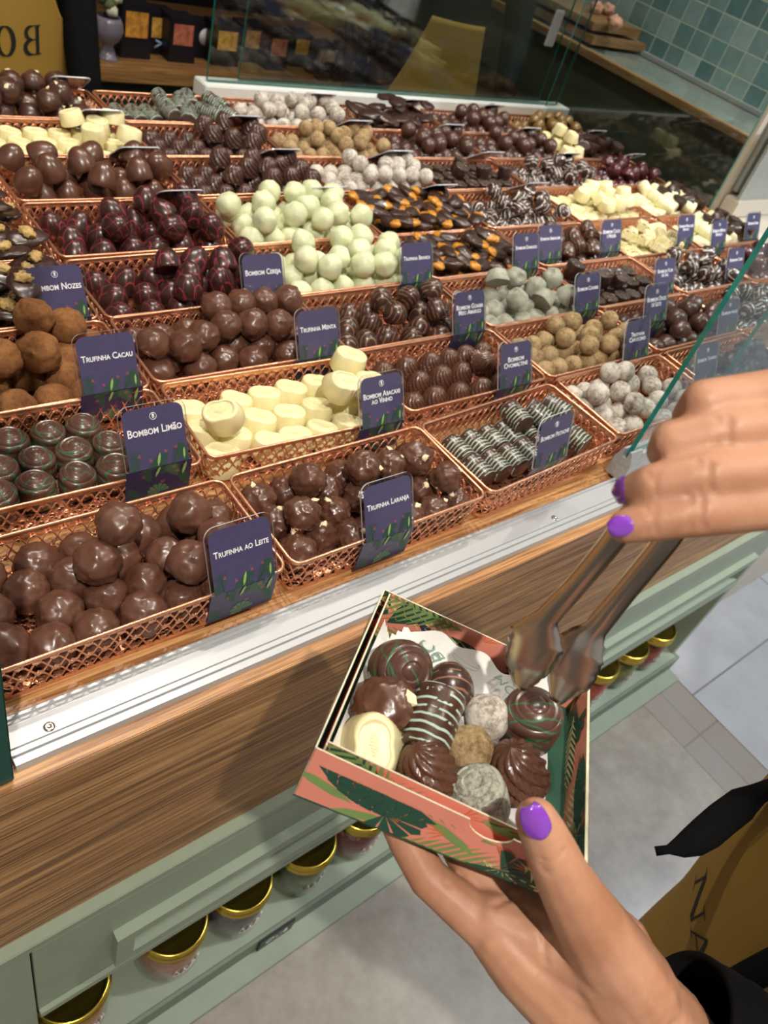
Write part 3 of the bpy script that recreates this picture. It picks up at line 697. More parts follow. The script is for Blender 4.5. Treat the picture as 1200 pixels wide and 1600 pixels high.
PT['sugar'] = [(884, 605), (903, 601), (921, 590), (952, 584, 1), (976, 575, 1), (934, 616, 1), (971, 612, 1), (985, 597), (991, 630, 1), (938, 643), (961, 639), (905, 625), (961, 663), (983, 656), (1010, 635), (1020, 600), (1040, 655), (1030, 622), (1060, 600), (1008, 580), (1075, 620), (1060, 640), (918, 612)]
PT['limao'] = [(64, 666), (125, 651), (91, 698), (153, 687), (119, 738), (176, 724), (30, 713), (49, 755), (8, 666), (0, 770), (0, 725), (-30, 700), (-40, 740)]
PT['abacaxi'] = [(288, 622), (309, 660), (345, 676, .5, (.5, -.4, -.5)), (362, 654), (346, 703), (418, 650), (470, 642), (415, 686), (464, 678), (510, 668), (395, 610), (443, 602), (490, 596), (552, 583, .6), (516, 600), (505, 628), (536, 622, .6, (.45, .2, -.3)), (545, 652), (580, 640), (566, 600), (600, 625), (590, 660), (372, 692)]
PT['ovomaltine'] = [(588, 565), (627, 560), (663, 552), (698, 543), (730, 538), (762, 532), (618, 598), (653, 587), (690, 582), (723, 577), (758, 560, 1, (.9, .4, 0)), (647, 627), (682, 617), (720, 610), (755, 603), (790, 543), (790, 595), (800, 570), (815, 590)]
PT['cacau'] = [(17, 515), (68, 507, 1), (57, 555, 1), (7, 562, 1), (100, 527), (137, 513), (160, 522), (103, 545), (40, 593), (87, 583), (33, 617), (85, 607), (0, 610), (-25, 560), (-30, 590), (-40, 530), (140, 545), (150, 575), (125, 600), (180, 560)]
PT['menta'] = [(212, 503), (253, 507), (287, 495), (238, 540, 1), (288, 537, 1), (323, 518, 1), (325, 473, 1), (358, 505, 1), (362, 462, 1, (1.9, .3, -.4)), (353, 557), (250, 573), (267, 560), (313, 570), (370, 537), (393, 507, 1), (397, 550), (416, 475, 1), (442, 473, 1), (429, 506, 1), (457, 490), (415, 545), (440, 545), (400, 490), (470, 515), (345, 490), (300, 510), (480, 545)]
PT['goiaba'] = [(505, 480), (540, 480), (545, 507), (593, 463, 1), (640, 460, 1), (677, 452, 1), (580, 497), (620, 490, 1, (1.2, 0, 0)), (660, 503), (543, 533), (573, 527), (607, 520), (645, 523), (680, 480, 1), (567, 475), (620, 465), (660, 480), (700, 500), (690, 520), (710, 475), (730, 515), (715, 450)]
# (row, column): kind, phrase that names the basket, contents phrase, layout extras
T = {
 (1, -1): ('leite', 'Trufinha ao Leite basket'), (1, 0): ('laranja', 'Trufinha Laranja basket'), (1, 1): ('pistache', 'Bombom Pistache basket'), (1, 2): ('sugar', 'basket behind upper hand'), (1, 3): ('glossy', 'front basket behind glass'),
 (2, -1): ('limao', 'Bombom Limão basket'), (2, 0): ('abacaxi', 'Bombom Abacaxi basket'), (2, 1): ('ovomaltine', 'Bombom Ovomaltine basket'), (2, 2): ('crumb', 'Trufinha Capuccino basket'), (2, 3): ('mixed', 'Bombom Doce de Leite basket'), (2, 4): ('silver', 'second-row basket behind glass'),
 (3, -1): ('cacau', 'Trufinha Cacau basket'), (3, 0): ('menta', 'Trufinha Menta basket'), (3, 1): ('goiaba', 'Bombom Goiaba basket'), (3, 2): ('shell', 'Bombom Cookies basket'), (3, 3): ('cup', 'third-row cup basket'), (3, 4): ('swirled', 'third-row swirl basket'), (3, 5): ('cherry', 'third-row cherry basket'),
 (4, -1): ('nozes', 'Bombom Nozes basket'), (4, 0): ('cereja', 'Bombom Cereja basket'), (4, 1): ('branca', 'Trufinha Branca basket'), (4, 2): ('apricot', 'fourth-row apricot basket'), (4, 3): ('goiaba', 'fourth-row egg basket'), (4, 4): ('cream', 'fourth-row cream basket'), (4, 5): ('whitelog', 'fourth-row log basket'),
 (5, -1): ('nozes', 'fifth-row walnut basket'), (5, 0): ('cereja', 'fifth-row red-lined basket'), (5, 1): ('branca', 'fifth-row pale basket'), (5, 2): ('apricot', 'fifth-row apricot basket'), (5, 3): ('swirled', 'fifth-row drizzled basket'), (5, 4): ('yellow', 'fifth-row cream basket'), (5, 5): ('whitelog', 'fifth-row log basket'),
 (6, 0): ('egg', 'sixth-row egg basket'), (6, 1): ('ridged', 'sixth-row ridged basket'), (6, 2): ('sugar', 'sixth-row dusted basket'), (6, 3): ('disc', 'sixth-row disc basket'), (6, 4): ('swirled', 'sixth-row grey basket'), (6, 5): ('cherry', 'sixth-row cherry basket'),
 (7, 0): ('yellow', 'seventh-row yellow basket'), (7, 1): ('ridged', 'seventh-row dome basket'), (7, 2): ('crumb', 'seventh-row tan basket'), (7, 3): ('ball', 'seventh-row brown basket'), (7, 4): ('ball', 'seventh-row round basket'), (7, 5): ('darklog', 'seventh-row cylinder basket'),
 (8, 0): ('nutegg', 'back-row nut basket'), (8, 1): ('roll', 'back-row roll basket'), (8, 2): ('sugar', 'back-row dusted basket'), (8, 3): ('bark', 'back-row bark basket'), (8, 4): ('ball', 'back-row brown basket'), (8, 5): ('gold', 'back-row bronze basket'),
}
OFF = {(1, -1): (0, -.005, 0), (1, 0): (.0, -.0045, .3), (1, 1): (-.002, .003, 3.2), (1, 2): (.003, .0135, -.5), (1, 3): (.012, .013, 0), (2, -1): (-.003, .003, -1), (2, 0): (-.001, -.001, -2.2), (2, 3): (.004, 0, 0), (3, 0): (.001, .002, -.8),
       (4, 0): (0, -.002, .8), (4, 4): (-.009, -.004, 0), (5, 3): (-.006, 0, 0), (6, 2): (.003, .004, 0), (6, 1): (0, .004, 1), (7, 2): (0, 0, -1), (8, 2): (-.004, 0, 0)}
HEAP = {(4, 0): (.35, .95, 4), (4, 1): (.2, .95, 5), (5, 0): (.35, .95, 4), (5, 1): (.0, .95, 5), (6, 0): (.05, .95, 6), (3, 3): (.0, .5, 1), (6, 3): (.3, 1, 1), (1, 1): (.5, .9, 1), (8, 1): (.4, 1, 2), (8, 2): (.2, 1, 5), (7, 0): (.6, 1, 2), (7, 2): (.3, 1, 4), (7, 1): (.5, 1, 2), (8, 0): (.1, .8, 2)}
desc = {'leite': 'milk truffles', 'laranja': 'nutty truffles', 'pistache': 'mint-striped logs', 'sugar': 'sugar dusted truffles', 'glossy': 'glossy dark bonbons', 'limao': 'green-drizzled ringed bonbons', 'abacaxi': 'white leaf-relief bonbons',
        'ovomaltine': 'fluted milk bonbons', 'crumb': 'tan crumbed truffles', 'mixed': 'mixed brown bonbons', 'silver': 'white-drizzled bonbons', 'cacau': 'cocoa dusted truffles', 'menta': 'matte milk truffles', 'goiaba': 'finely drizzled dark eggs',
        'shell': 'grey-green dusted cups', 'cup': 'rough-topped dark cups', 'swirled': 'white-swirled dark bonbons', 'cherry': 'shiny cherry-red bonbons', 'nozes': 'walnut bonbons', 'cereja': 'red-lined dark eggs', 'branca': 'pale greenish truffles',
        'apricot': 'half-dipped apricots', 'cream': 'striped cream bonbons', 'whitelog': 'white logs', 'darklog': 'large dark cylinders', 'egg': 'large milk eggs', 'ridged': 'ridged dark domes', 'disc': 'thick brown discs', 'roll': 'mint-striped rolls',
        'bark': 'dark bark pieces', 'gold': 'bronzed bonbons', 'nutegg': 'nut-topped eggs', 'yellow': 'pale cup bonbons', 'ball': 'round brown bonbons'}
used_pts = set()
for (row, col), (kind, phrase) in T.items():
    y0, y1 = ROWY[row]; dx, dy, rz = OFF.get((row, col), (0, 0, 0)); x0 = col * .25 + .00375 + dx; x1 = x0 + BW; y0 += dy; y1 += dy
    b = BASKET if not basket_used[0] else copy_tree(BASKET); basket_used[0] = True
    b.location = ((x0 + x1) / 2, (y0 + y1) / 2, DZ); b.scale = (1, (y1 - y0) / BD, 1); b.rotation_euler = (0, 0, RAD(rz))
    b['label'] = 'copper filigree basket of %s, the %s' % (desc[kind], phrase); b['group'] = 'copper baskets on the display counter'
    pts = PT[kind] if (kind in PT and kind not in used_pts and (row <= 3)) else None
    if pts: used_pts.add(kind)
    fill(kind, x0 + .004, x1 - .004, y0 + .004, y1 - .004, phrase, '%s in the %s' % (desc[kind], phrase), pts, seed=row * 10 + col, heap=HEAP.get((row, col), (.35, 1., 3)))
# dark cylinders and a few others heaped beside their neighbours at the right end
for row, phr in ((4, 'fourth-row log basket'), (5, 'fifth-row log basket')):
    yy0, yy1 = ROWY[row]
    for i in range(4):
        put_sweet('darklog', Vector((1.385 + .036 * (i % 2), yy0 + .035 + .045 * (i // 2), DZ + .058)), (RAD(80) if i % 2 else .1, 0, i), 'large dark chocolate cylinder, %s in heap on the %s' % (['nearest left', 'nearest right', 'far left', 'far right'][i], phr), 'dark cylinders heaped on white logs', i % NV)

for i, (ax_, ay_, az_) in enumerate([(.0, .02, 0), (.036, .018, 0), (.002, .058, 0), (.038, .056, 0), (.0, .094, 0), (.036, .092, 0), (.018, .036, .026), (.020, .076, .026)]):
    put_sweet('yellow', Vector((1.278 + ax_, ROWY[7][0] + ay_, DZ + .058 + az_)), (0, 0, i * .2), 'pale cup bonbon, %s in the pile at left of the %s' % (ORD[i], T[(7, 5)][1]), 'pale cup bonbons piled on the seventh row', i % NV)
for row, phr in ((4, 'fourth-row log basket'), (5, 'fifth-row log basket')):
    for i in range(3):
        put_sweet('darklog', Vector((1.462, ROWY[row][0] + .026 + .036 * i, DZ + .060)), (RAD(6), 0, i), 'large dark chocolate cylinder, %s of the right edge line on the %s' % (['front', 'middle', 'back'][i], phr), 'dark cylinders heaped on white logs', i % NV)
# ------------------------------------------------------------------ price cards
M['navy'] = plain('navy_card', '#4a4566', .30, coat=.5, nscale=300, var=.05)
M['card_text'] = plain('white_print', '#efeef2', .5)
M['jungle'] = plain('night_jungle_print', '#332e4c', .35, coat=.25, nscale=200, var=.1)
def flat(n, c): return plain(n, c, .45, nscale=80, var=.08)
M['leaf1'] = flat('dark_leaf_print', '#2c4a3c'); M['leaf2'] = flat('lime_leaf_print', '#8fae62'); M['pinkp'] = flat('pink_flower_print', '#cf5f74'); M['leaf3'] = flat('mid_leaf_print', '#4f7450')
def clip_rect(poly, x0, x1, y0, y1):
    for ax, lim, sgn in ((0, x0, 1), (0, x1, -1), (1, y0, 1), (1, y1, -1)):
        out = []
        for i in range(len(poly)):
            a, b = poly[i - 1], poly[i]; ia = (a[ax] - lim) * sgn >= 0; ib = (b[ax] - lim) * sgn >= 0
            if ia != ib:
                t = (lim - a[ax]) / (b[ax] - a[ax]); out.append((a[0] + t * (b[0] - a[0]), a[1] + t * (b[1] - a[1])))
            if ib: out.append(b)
        poly = out
        if len(poly) < 3: return []
    return poly
def leaf_polys(kind, cx, cy, L, a):
    """outline polygons (convex pieces) of one printed leaf"""
    out = []; ca, sa = cos(a), sin(a)
    def tr(p): return (cx + p[0] * ca - p[1] * sa, cy + p[0] * sa + p[1] * ca)
    if kind == 'palm':                                          # many thin leaflets on a rib
        n = 11
        for i in range(n):
            u = L * (i + .5) / n; ln = L * .42 * sin(pi * (i + 1.2) / (n + 2)); wd = L * .028
            for s_ in (1, -1):
                q = u + ln * .65; out.append([tr(p) for p in ((u - wd, 0), (u + ln * .3, s_ * ln * .55 - s_ * wd), (q, s_ * ln * .8), (u + ln * .22 + wd, s_ * ln * .30), (u + wd, 0))])
        out.append([tr(p) for p in ((0, -L * .012), (L, -L * .004), (L, L * .004), (0, L * .012))])
    elif kind == 'banana':                                      # broad blade split into strips
        n = 7
        for i in range(n):
            u0, u1 = L * i / n, L * (i + .93) / n
            for s_ in (1, -1):
                h0 = L * .20 * sin(pi * (i + .25) / (n + .2)) ** .6; h1 = L * .20 * sin(pi * (i + .95) / (n + .2)) ** .6
                out.append([tr(p) for p in ((u0, 0), (u1, 0), (u1 + L * .09, s_ * h1), (u0 + L * .09, s_ * h0))])
    elif kind == 'monstera':
        for i in range(9):
            b0 = -2.3 + 4.6 * i / 9; b1 = b0 + .42
            out.append([tr(p) for p in ((L * .5 * 0, 0), (L * .5 * cos(b0), L * .42 * sin(b0)), (L * .56 * cos((b0 + b1) / 2), L * .47 * sin((b0 + b1) / 2)), (L * .5 * cos(b1), L * .42 * sin(b1)))])
    elif kind == 'blade':
        out.append([tr(p) for p in ((0, 0), (L * .3, L * .10), (L * .7, L * .10), (L, 0), (L * .7, -L * .08), (L * .3, -L * .08))])
    elif kind == 'flower':
        for b in (-.5, -.15, .25, .6): out.append([tr(p) for p in ((0, 0), (L * .6 * cos(b), L * .6 * sin(b) + L * .04), (L * cos(b), L * sin(b)), (L * .6 * cos(b), L * .6 * sin(b) - L * .04))])
    return out
def print_leaves(bm, specs, x0, x1, y0, y1, to3, mi_of, z0=.00006):
    for k, (kind, mat, cx, cy, L, a) in enumerate(specs):
        for p in leaf_polys(kind, cx, cy, L, a):
            q = clip_rect(p, x0, x1, y0, y1)
            if len(q) >= 3:
                vs = [bm.verts.new(to3(u, v, z0 * (1 + k * .7))) for u, v in q]
                try: f = bm.faces.new(vs); f.material_index = mi_of[mat]
                except ValueError: pass
def round_top(w, h0, h1, r, n=5):
    pts = [(-w / 2, h0), (w / 2, h0)]
    for k in range(n + 1): a = pi / 2 * k / n; pts.append((w / 2 - r + r * cos(a), h1 - r + r * sin(a)))
    for k in range(n + 1): a = pi / 2 + pi / 2 * k / n; pts.append((-w / 2 + r + r * cos(a), h1 - r + r * sin(a)))
    return pts
CW, CH, CS = .063, .058, .036                                   # card width, leaning height, skirt height
def card_parts():
    """card in its own frame: fold line at the origin, leaning part along +v, skirt hanging down in front"""
    bm = bmesh.new(); prism(bm, round_top(CW, 0, CH, .010), 'z', -.0006, .0009); 
    for f in bm.faces: f.normal_update(); f.material_index = 0 if abs(f.normal.z) > .5 else 1
    hold = bm
    bm = bmesh.new(); prism(bm, round_top(CW - .006, -.0002, CH - .0032, .008), 'z', .00095, .00115)
    sp = []; rr = random.Random(3)
    for i in range(7): sp.append((['monstera', 'palm', 'banana'][i % 3], 'leaf1', -.030 + .01 * i, rr.uniform(-.004, .004), .020, rr.uniform(.3, 2.6)))
    sp += [('blade', 'leaf2', -.002, .0, .013, 1.3), ('blade', 'leaf2', .024, .002, .011, 1.5)] + [('flower', 'pinkp', x, y, .004, a) for x, y, a in ((-.02, .012, .2), (.006, .011, 1.), (.018, .013, 2.), (-.010, .006, .5))]
    print_leaves(bm, sp, -CW / 2 + .0035, CW / 2 - .0035, 0, .017, lambda u, v, z: (u, v, .00117 + z), {'leaf1': 1, 'leaf2': 2, 'pinkp': 3})
    face = bm
    bm = bmesh.new(); lean = RAD(64)
    R_ = Matrix.Rotation(-lean, 3, 'X')                          # skirt hangs vertically when the card leans
    bx_ = bmesh.new(); box(bx_, (-CW / 2, -CS, -.0006), (CW / 2, 0, .0008))
    sp = [(['monstera', 'palm', 'banana', 'monstera'][i % 4], ['leaf1', 'leaf3'][i % 2], -.028 + .0095 * i, -.032 + .014 * ((i * 2) % 3), .022, rr.uniform(.2, 2.8)) for i in range(7)]
    sp += [('flower', 'pinkp', x, y, .005, a) for x, y, a in ((-.018, -.010, .4), (.004, -.022, 1.6), (.020, -.012, 2.4), (-.008, -.028, .2), (.012, -.006, .9))] + [('blade', 'leaf2', -.004, -.012, .014, 1.25), ('blade', 'leaf2', .023, -.016, .016, 1.4)]
    print_leaves(bx_, sp, -CW / 2 + .002, CW / 2 - .002, -CS + .001, -.0005, lambda u, v, z: (u, v, .00085 + z), {'leaf1': 1, 'leaf2': 2, 'pinkp': 3, 'leaf3': 4})
    return hold, face, bx_
h_, f_, s_ = card_parts()
LEAN = 62
def first_card():
    t = thing('price_card', 'x', 'price card')
    obj('acrylic_holder', h_, [M['acrylic'], M['acrylic_edge']], t, smooth=False)
    obj('card_face', f_, [M['navy'], M['leaf1'], M['leaf2'], M['pinkp']], t, smooth=False)
    s = obj('folded_skirt', s_, [M['jungle'], M['leaf1'], M['leaf2'], M['pinkp'], M['leaf3']], t, smooth=False); s.rotation_euler = (RAD(90 - LEAN), 0, 0)
    return t
CARD = first_card(); card_used = [False]
bm = bmesh.new(); tube(bm, [(.0031 * cos(a), .0031 * sin(a), 0) for a in [2 * pi * i / 16 for i in range(16)]], .00028, 4, True); tube(bm, [(0, -.002, 0), (0, .002, 0)], .0004, 4)
for s_s in (1, -1):
    for yv in (-.001, .0003, .0014): tube(bm, [(0, yv - .0006, 0), (s_s * .0011, yv + .0004, 0)], .00035, 4)
wheat = obj('emblem', bm, M['card_text']); wheat_me = wheat.data; bpy.data.objects.remove(wheat)
def card(x, y, z, text, where, lean=LEAN, rz=0, emblem=True, size=.0090, label=None, scale=1.0, blank=False):
    c = CARD if not card_used[0] else copy_tree(CARD, None); card_used[0] = True
    if c is CARD: pass
    c.location = (x, y, z); c.rotation_euler = (RAD(lean), 0, RAD(rz)); c.scale = (scale,) * 3
    c['label'] = label or ('navy price card reading %s, %s' % (text.replace('\n', ' '), where)); c['group'] = 'navy price cards on the baskets'
    for k in list(c.children):
        if k.name.startswith(('lettering', 'emblem')): bpy.data.objects.remove(k)
    if not blank:
        t = text_obj('lettering', text, size, M['card_text'], c, ext=.0001, bold=.00012); t.location = (0, .0335 if '\n' not in text else .031, .0013)
        wd = t.dimensions.x
        if wd > CW - .012: k = (CW - .012) / wd; t.scale = (k, k * 1.15, 1)
    if emblem and not blank:
        e = bpy.data.objects.new('emblem', wheat_me); C.objects.link(e); e.parent = c; e.location = (0, .0462, .0013)
    return c
def cx(row, col, k): return col * .25 + k
card(-.047, -.0075, .000, 'Trufinha ao Leite', 'front left basket', rz=0, emblem=False)
card(.110, -.0075, -.004, 'Trufinha Laranja', 'front basket beside the gift box', emblem=False)
card(.345, .001, .012, 'Bombom Pistache', 'on the mint-striped logs basket', lean=72, rz=3)
card(-.054, .1390, .010, 'Bombom Limão', 'second row left')
card(.204, .1300, .000, 'Bombom Abacaxi\nao Vinho', 'on the white chocolates', size=.0086)
card(.425, .1360, .003, 'Bombom\nOvomaltine', 'on the fluted domes')
card(.690, .1355, .000, 'Trufinha\nCapuccino', 'on the tan truffles', emblem=False)
card(-.046, .2605, .004, 'Trufinha Cacau', 'on the cocoa truffles', emblem=False)
card(.206, .2610, .000, 'Trufinha Menta', 'on the matte milk truffles', emblem=False)
card(.453, .2570, .000, 'Bombom Goiaba\nMeio Amargo', 'on the drizzled eggs', size=.0085)
card(.710, .2570, .002, 'Bombom Cookies', 'on the grey-green cups')
card(.800, .1900, .012, 'Bombom Doce\nde Leite', 'among the brown bonbons')
card(-.046, .3900, .004, 'Bombom Nozes', 'by the walnut bonbons')
card(.206, .3880, .000, 'Bombom Cereja', 'on the red-lined eggs', emblem=False)
card(.462, .3870, .000, 'Trufinha Branca', 'on the pale greenish truffles', emblem=False)
card(.700, .3880, .000, 'Bombom Damasco', 'glaring on the front apricots', size=.0075)
for (px, py, txt, wh) in [(858, 405, 'Bombom Amendoim', 'just right of the glaring apricot card'), (953, 393, 'Bombom Coco\ne Nozes', 'above the rough-topped cups'), (1036, 455, 'Bombom Flor\nde Sal', 'between cups and swirled bonbons'), (1146, 434, 'Bombom Café', 'right of the swirled bonbons'), (1069, 381, 'Bombom Maracujá\nBranco', 'against the white log'),
        (1120, 388, 'Bombom Menta\nBranco', 'in front of the dark cylinders'), (1173, 374, 'Bombom Rubi', 'farthest right above the cherry bonbons'), (1135, 520, 'Bombom Avelã', 'seen through the front glass'), (1100, 596, 'Bombom Trufado', 'above the upper hand')]:
    p = at_z(px, py, -.002); card(p.x, p.y, -.002, txt, wh, size=.0085)
for (row, col) in [(5, 0), (6, 0), (7, 0), (5, 1), (6, 1), (7, 1), (5, 2), (6, 2), (7, 2), (8, 2), (5, 3), (6, 3), (7, 3), (8, 3), (6, 4), (7, 4), (8, 4), (6, 5), (7, 5), (8, 0)]:
    y1 = ROWY[row][1] + .001
    card(col * .25 + .205, y1, -.001, '', '', rz=180, lean=36, blank=True, label='price card facing away at the back edge of the ' + T[(row, col)][1])

# ------------------------------------------------------------------ gift box held in the lower hand
BR_ = Matrix(((.5759, .8, .1684), (-.8169, .5711, .0807), (-.0316, -.184, .9824)))      # measured pose of the box
BT = Vector((-.1744, -.2329, .2042)); BXW, BXD, BXH = .125, .1234, .033
gb = thing('gift_box', 'open coral box printed with tropical leaves, held in the lower hand', 'box'); gb.matrix_world = Matrix.Translation(BT - BR_ @ Vector((0, 0, BXH))) @ BR_.to_4x4()
COR = plain('coral_print', '#e8917c', .42, nscale=40, var=.04); mats_box = [COR, flat('forest_leaf_ink', '#2b5140'), flat('olive_leaf_ink', '#7f9a58'), flat('cream_leaf_ink', '#e2cf9c'), flat('indigo_leaf_ink', '#3a3350'), flat('orange_flower_ink', '#d9713a'), plain('box_board_edge', '#d9d6b8', .6)]
mi = {'g': 1, 'o': 2, 'c': 3, 'n': 4, 'f': 5}
def wall(name, w_, h_, to3, seed, thick, parent, notch=False, both=False):
    """one printed wall: front face in the (u, v) frame, the ink lies on it"""
    bm = bmesh.new(); top = [(w_, h_), (0, h_)]
    if notch: top = [(w_, h_), (w_ * .735, h_)] + [(w_ * .655 + w_ * .08 * cos(a), h_ - .0085 * sin(a)) for a in [pi * i / 12 for i in range(1, 12)]] + [(w_ * .575, h_), (0, h_)]
    poly = [(0, 0), (w_, 0)] + top
    F = [bm.verts.new(to3(u, v, 0)) for u, v in poly]; B = [bm.verts.new(to3(u, v, -thick)) for u, v in poly]; n = len(poly)
    fs = [bm.faces.new(F), bm.faces.new(B[::-1])]
    for i in range(n): f = bm.faces.new((F[i], F[(i + 1) % n], B[(i + 1) % n], B[i])); f.material_index = 6; fs.append(f)
    bmesh.ops.recalc_face_normals(bm, faces=fs); bmesh.ops.triangulate(bm, faces=fs)
    r = random.Random(seed); sp = []; x = -.01
    kinds_ = ['banana', 'palm', 'monstera', 'palm', 'blade', 'banana', 'palm', 'blade']
    k0 = r.randrange(8); i = 0
    while x < w_ + .01:
        kd = kinds_[(i + k0) % 8]; L = {'banana': .044, 'palm': .046, 'monstera': .034, 'blade': .030}[kd]
        mt = {'banana': 'go', 'palm': 'oc', 'monstera': 'g', 'blade': 'no'}[kd]; sp.append((kd, mt[r.randrange(len(mt))], x, r.uniform(-.004, h_), L, r.uniform(-.7, .9) + (pi if r.random() < .4 else 0)))
        if i % 3 == 1: sp.append(('flower', 'f', x + .006, r.uniform(.004, h_), .011, r.uniform(0, 6)))
        x += r.uniform(.0055, .009); i += 1
    def ok(u, v): return True
    hc = h_ - (.0088 if notch else .0002)
    print_leaves(bm, sp, .0002, w_ - .0002, 0, hc, to3, mi, .00004)
    if both: print_leaves(bm, sp, .0002, w_ - .0002, 0, hc, lambda u, v, z: to3(u, v, -thick - z), mi, .00004)
    return obj(name, bm, mats_box, parent, smooth=False)
tk = .0008
wall('front_wall', BXW, BXH - .0005, lambda u, v, z: Vector((u, -z, v)), 4, tk, gb, notch=True)
wall('inner_front_wall', BXW - .008, BXH + .001, lambda u, v, z: Vector((u + .004, .0045 - z, v)), 11, tk, gb)
wall('back_wall', BXW, BXH, lambda u, v, z: Vector((u, BXD - .001 - z, v)), 21, tk, gb)
wall('right_wall', BXD, BXH, lambda u, v, z: Vector((BXW - .001 - z, u, v)), 8, tk, gb)
wall('outer_right_wall', BXD, BXH, lambda u, v, z: Vector((BXW + .0004 + z, u, v)), 9, tk, gb)
wall('left_wall', BXD, BXH, lambda u, v, z: Vector((-z, u, v)), 30, tk, gb)
wall('inner_left_wall', BXD - .006, BXH + .0005, lambda u, v, z: Vector((.0045 + z, u + .003, v)), 33, tk, gb)
bm = bmesh.new(); box(bm, (0, 0, -.0012), (BXW, BXD, 0)); obj('bottom', bm, mats_box[1], gb, smooth=False)
WARP = .011
for o in gb.children:
    for v in o.data.vertices: v.co.z += (1 - max(0, min(1, v.co.z / BXH))) * WARP * max(0, v.co.x / BXW)
# printed tissue lining the box
bm = bmesh.new(); N = 44; g_ = []
for j in range(N + 1):
    for i in range(N + 1):
        u, v = i / N, j / N; x = .007 + u * (BXW - .021); y = .009 + v * (BXD - .017)
        e = min(u, 1 - u, v, 1 - v); ed = max(0, .13 - e) / .13
        cr = 1 - abs(noise.noise(Vector((u * 4.5, v * 4.5, 3)))) * 2
        z = .0016 + .0012 * (noise.noise(Vector((u * 6, v * 6, 0))) + .5) + .0013 * max(0, cr - .5) + (.024 if v > .8 else .016) * ed ** 1.5 * (.75 + .5 * noise.noise(Vector((u * 5, v * 5, 8)))) * (1 if (u < .12 or v > .88 or v < .1) else .5)
        if u + (1 - v) < .15: z += .004
        g_.append(bm.verts.new((x, y, z + WARP * x / BXW * .8)))
for j in range(N):
    for i in range(N):
        if (i / N + (1 - (j + 1) / N)) < .11: continue
        a = j * (N + 1) + i; bm.faces.new((g_[a], g_[a + 1], g_[a + N + 2], g_[a + N + 1]))
tis = obj('printed_tissue', bm, plain('white_tissue', '#eceae6', .75, nscale=60, var=.03), None); tis.matrix_world = gb.matrix_world.copy()
tag(tis, 'white printed tissue paper lining the coral gift box', 'tissue paper')
bpy.context.view_layer.update()
def tz(u, v):
    r_ = [tis.ray_cast(Vector((u + a_, v + b_, .05)), Vector((0, 0, -1))) for a_ in (-.005, 0, .005) for b_ in (-.004, 0, .004)]; return max([q[1].z for q in r_ if q[0]] + [.003]) + .0002
ink = plain('grey_green_ink', '#6f8a7d', .6)
for k, (u, v, a, s_, txt) in enumerate([(.038, .108, 2.45, .0125, 'BO'), (.083, .1085, 2.45, .010, 'OM'), (.022, .072, 2.2, .008, 'BO')]):
    t_ = text_obj('lettering', txt, s_, ink, tis, small=False, ext=.00004); t_.location = (u, v, tz(u, v)); t_.rotation_euler = (0, 0, a + pi / 2 * (k == 9))
for k, (u, v, a) in enumerate([(.020, .100, .4), (.016, .060, 1.2), (.072, .100, .2), (.097, .070, 2.0), (.058, .112, 2.9), (.100, .045, .7), (.064, .018, 1.1), (.104, .098, .3), (.090, .020, 2.2)]):
    bm = bmesh.new(); L = .008                                  # outlined cocoa pods
    for q in range(4):
        b = (q - 1.5) * .0016; tube(bm, [(L * cos(t) , b + (.0006 + abs(b)) * (1 if b > 0 else -1) * 1.2 * sin(t), 0) for t in [pi * i / 10 for i in range(11)]], .00013, 4)
    o = obj('printed_pod', bm, ink, tis); o.location = (u, v, tz(u, v)); o.rotation_euler = (0, 0, a)
def in_box(px, py, z=.186): return at_z(px, py, z)
bx_lab = 'in the gift box'
def boxed(kind, px, py, rot, lab, v, s=1., z=.186): return put_sweet(kind, in_box(px, py, z), rot, lab, 'chocolates in the gift box', v, s * .87)
rzb = -.957
boxed('limao', 629, 1047, (.45, -.5, .4), 'green-drizzled ringed bonbon at the back left corner of the gift box', 0, .98, .1885)
boxed('goiaba', 702, 1070, (-.15, .15, 1.2), 'round dark bonbon with thin lines between ringed and mint-striped ones in the gift box', 1, .97, .1865)
boxed('laranja', 603, 1104, (-.2, -.25, 3.6), 'milk truffle with a nut chip, left side of the gift box', 0, 1.0, .186)
boxed('pistache', 676, 1127, (0, -.25, .62), 'mint-striped dark log leaning in the middle of the gift box', 2, 1.02, .189)
boxed('abacaxi', 584, 1166, (-.25, -.5, 1.1), 'white chocolate bonbon with leaf relief in the front left corner of the gift box', 1, .92, .186)
boxed('ovomaltine', 664, 1199, (-.7, -.15, .3), 'fluted milk chocolate bonbon beside the white one in the gift box', 1, 1.0, .187)
boxed('sugar', 760, 1121, (.3, .6, .2), 'round sugar dusted truffle in the middle of the gift box', 2, .92, .184)
boxed('crumb', 733, 1171, (.2, .5, 1.2), 'tan crumb-coated truffle in the middle of the gift box', 0, .93, .186)
boxed('limao', 829, 1122, (-.1, .05, 1.4), 'green-drizzled ringed bonbon at the right side of the gift box under the tongs', 3, 1.03, .187)
boxed('ovomaltine', 806, 1199, (-.45, .35, 1.1), 'fluted milk chocolate bonbon nearest the thumb in the gift box', 2, 1.07, .187)
KINDS['spk'] = ('speckled_bonbon', s_swirl_cup, 'speckled', .0165, .78, 'up', '', 'bonbon')
boxed('spk', 746, 1243, (-.55, -.1, .4), 'grey speckled bonbon at the front wall of the gift box', 1, .98, .186)

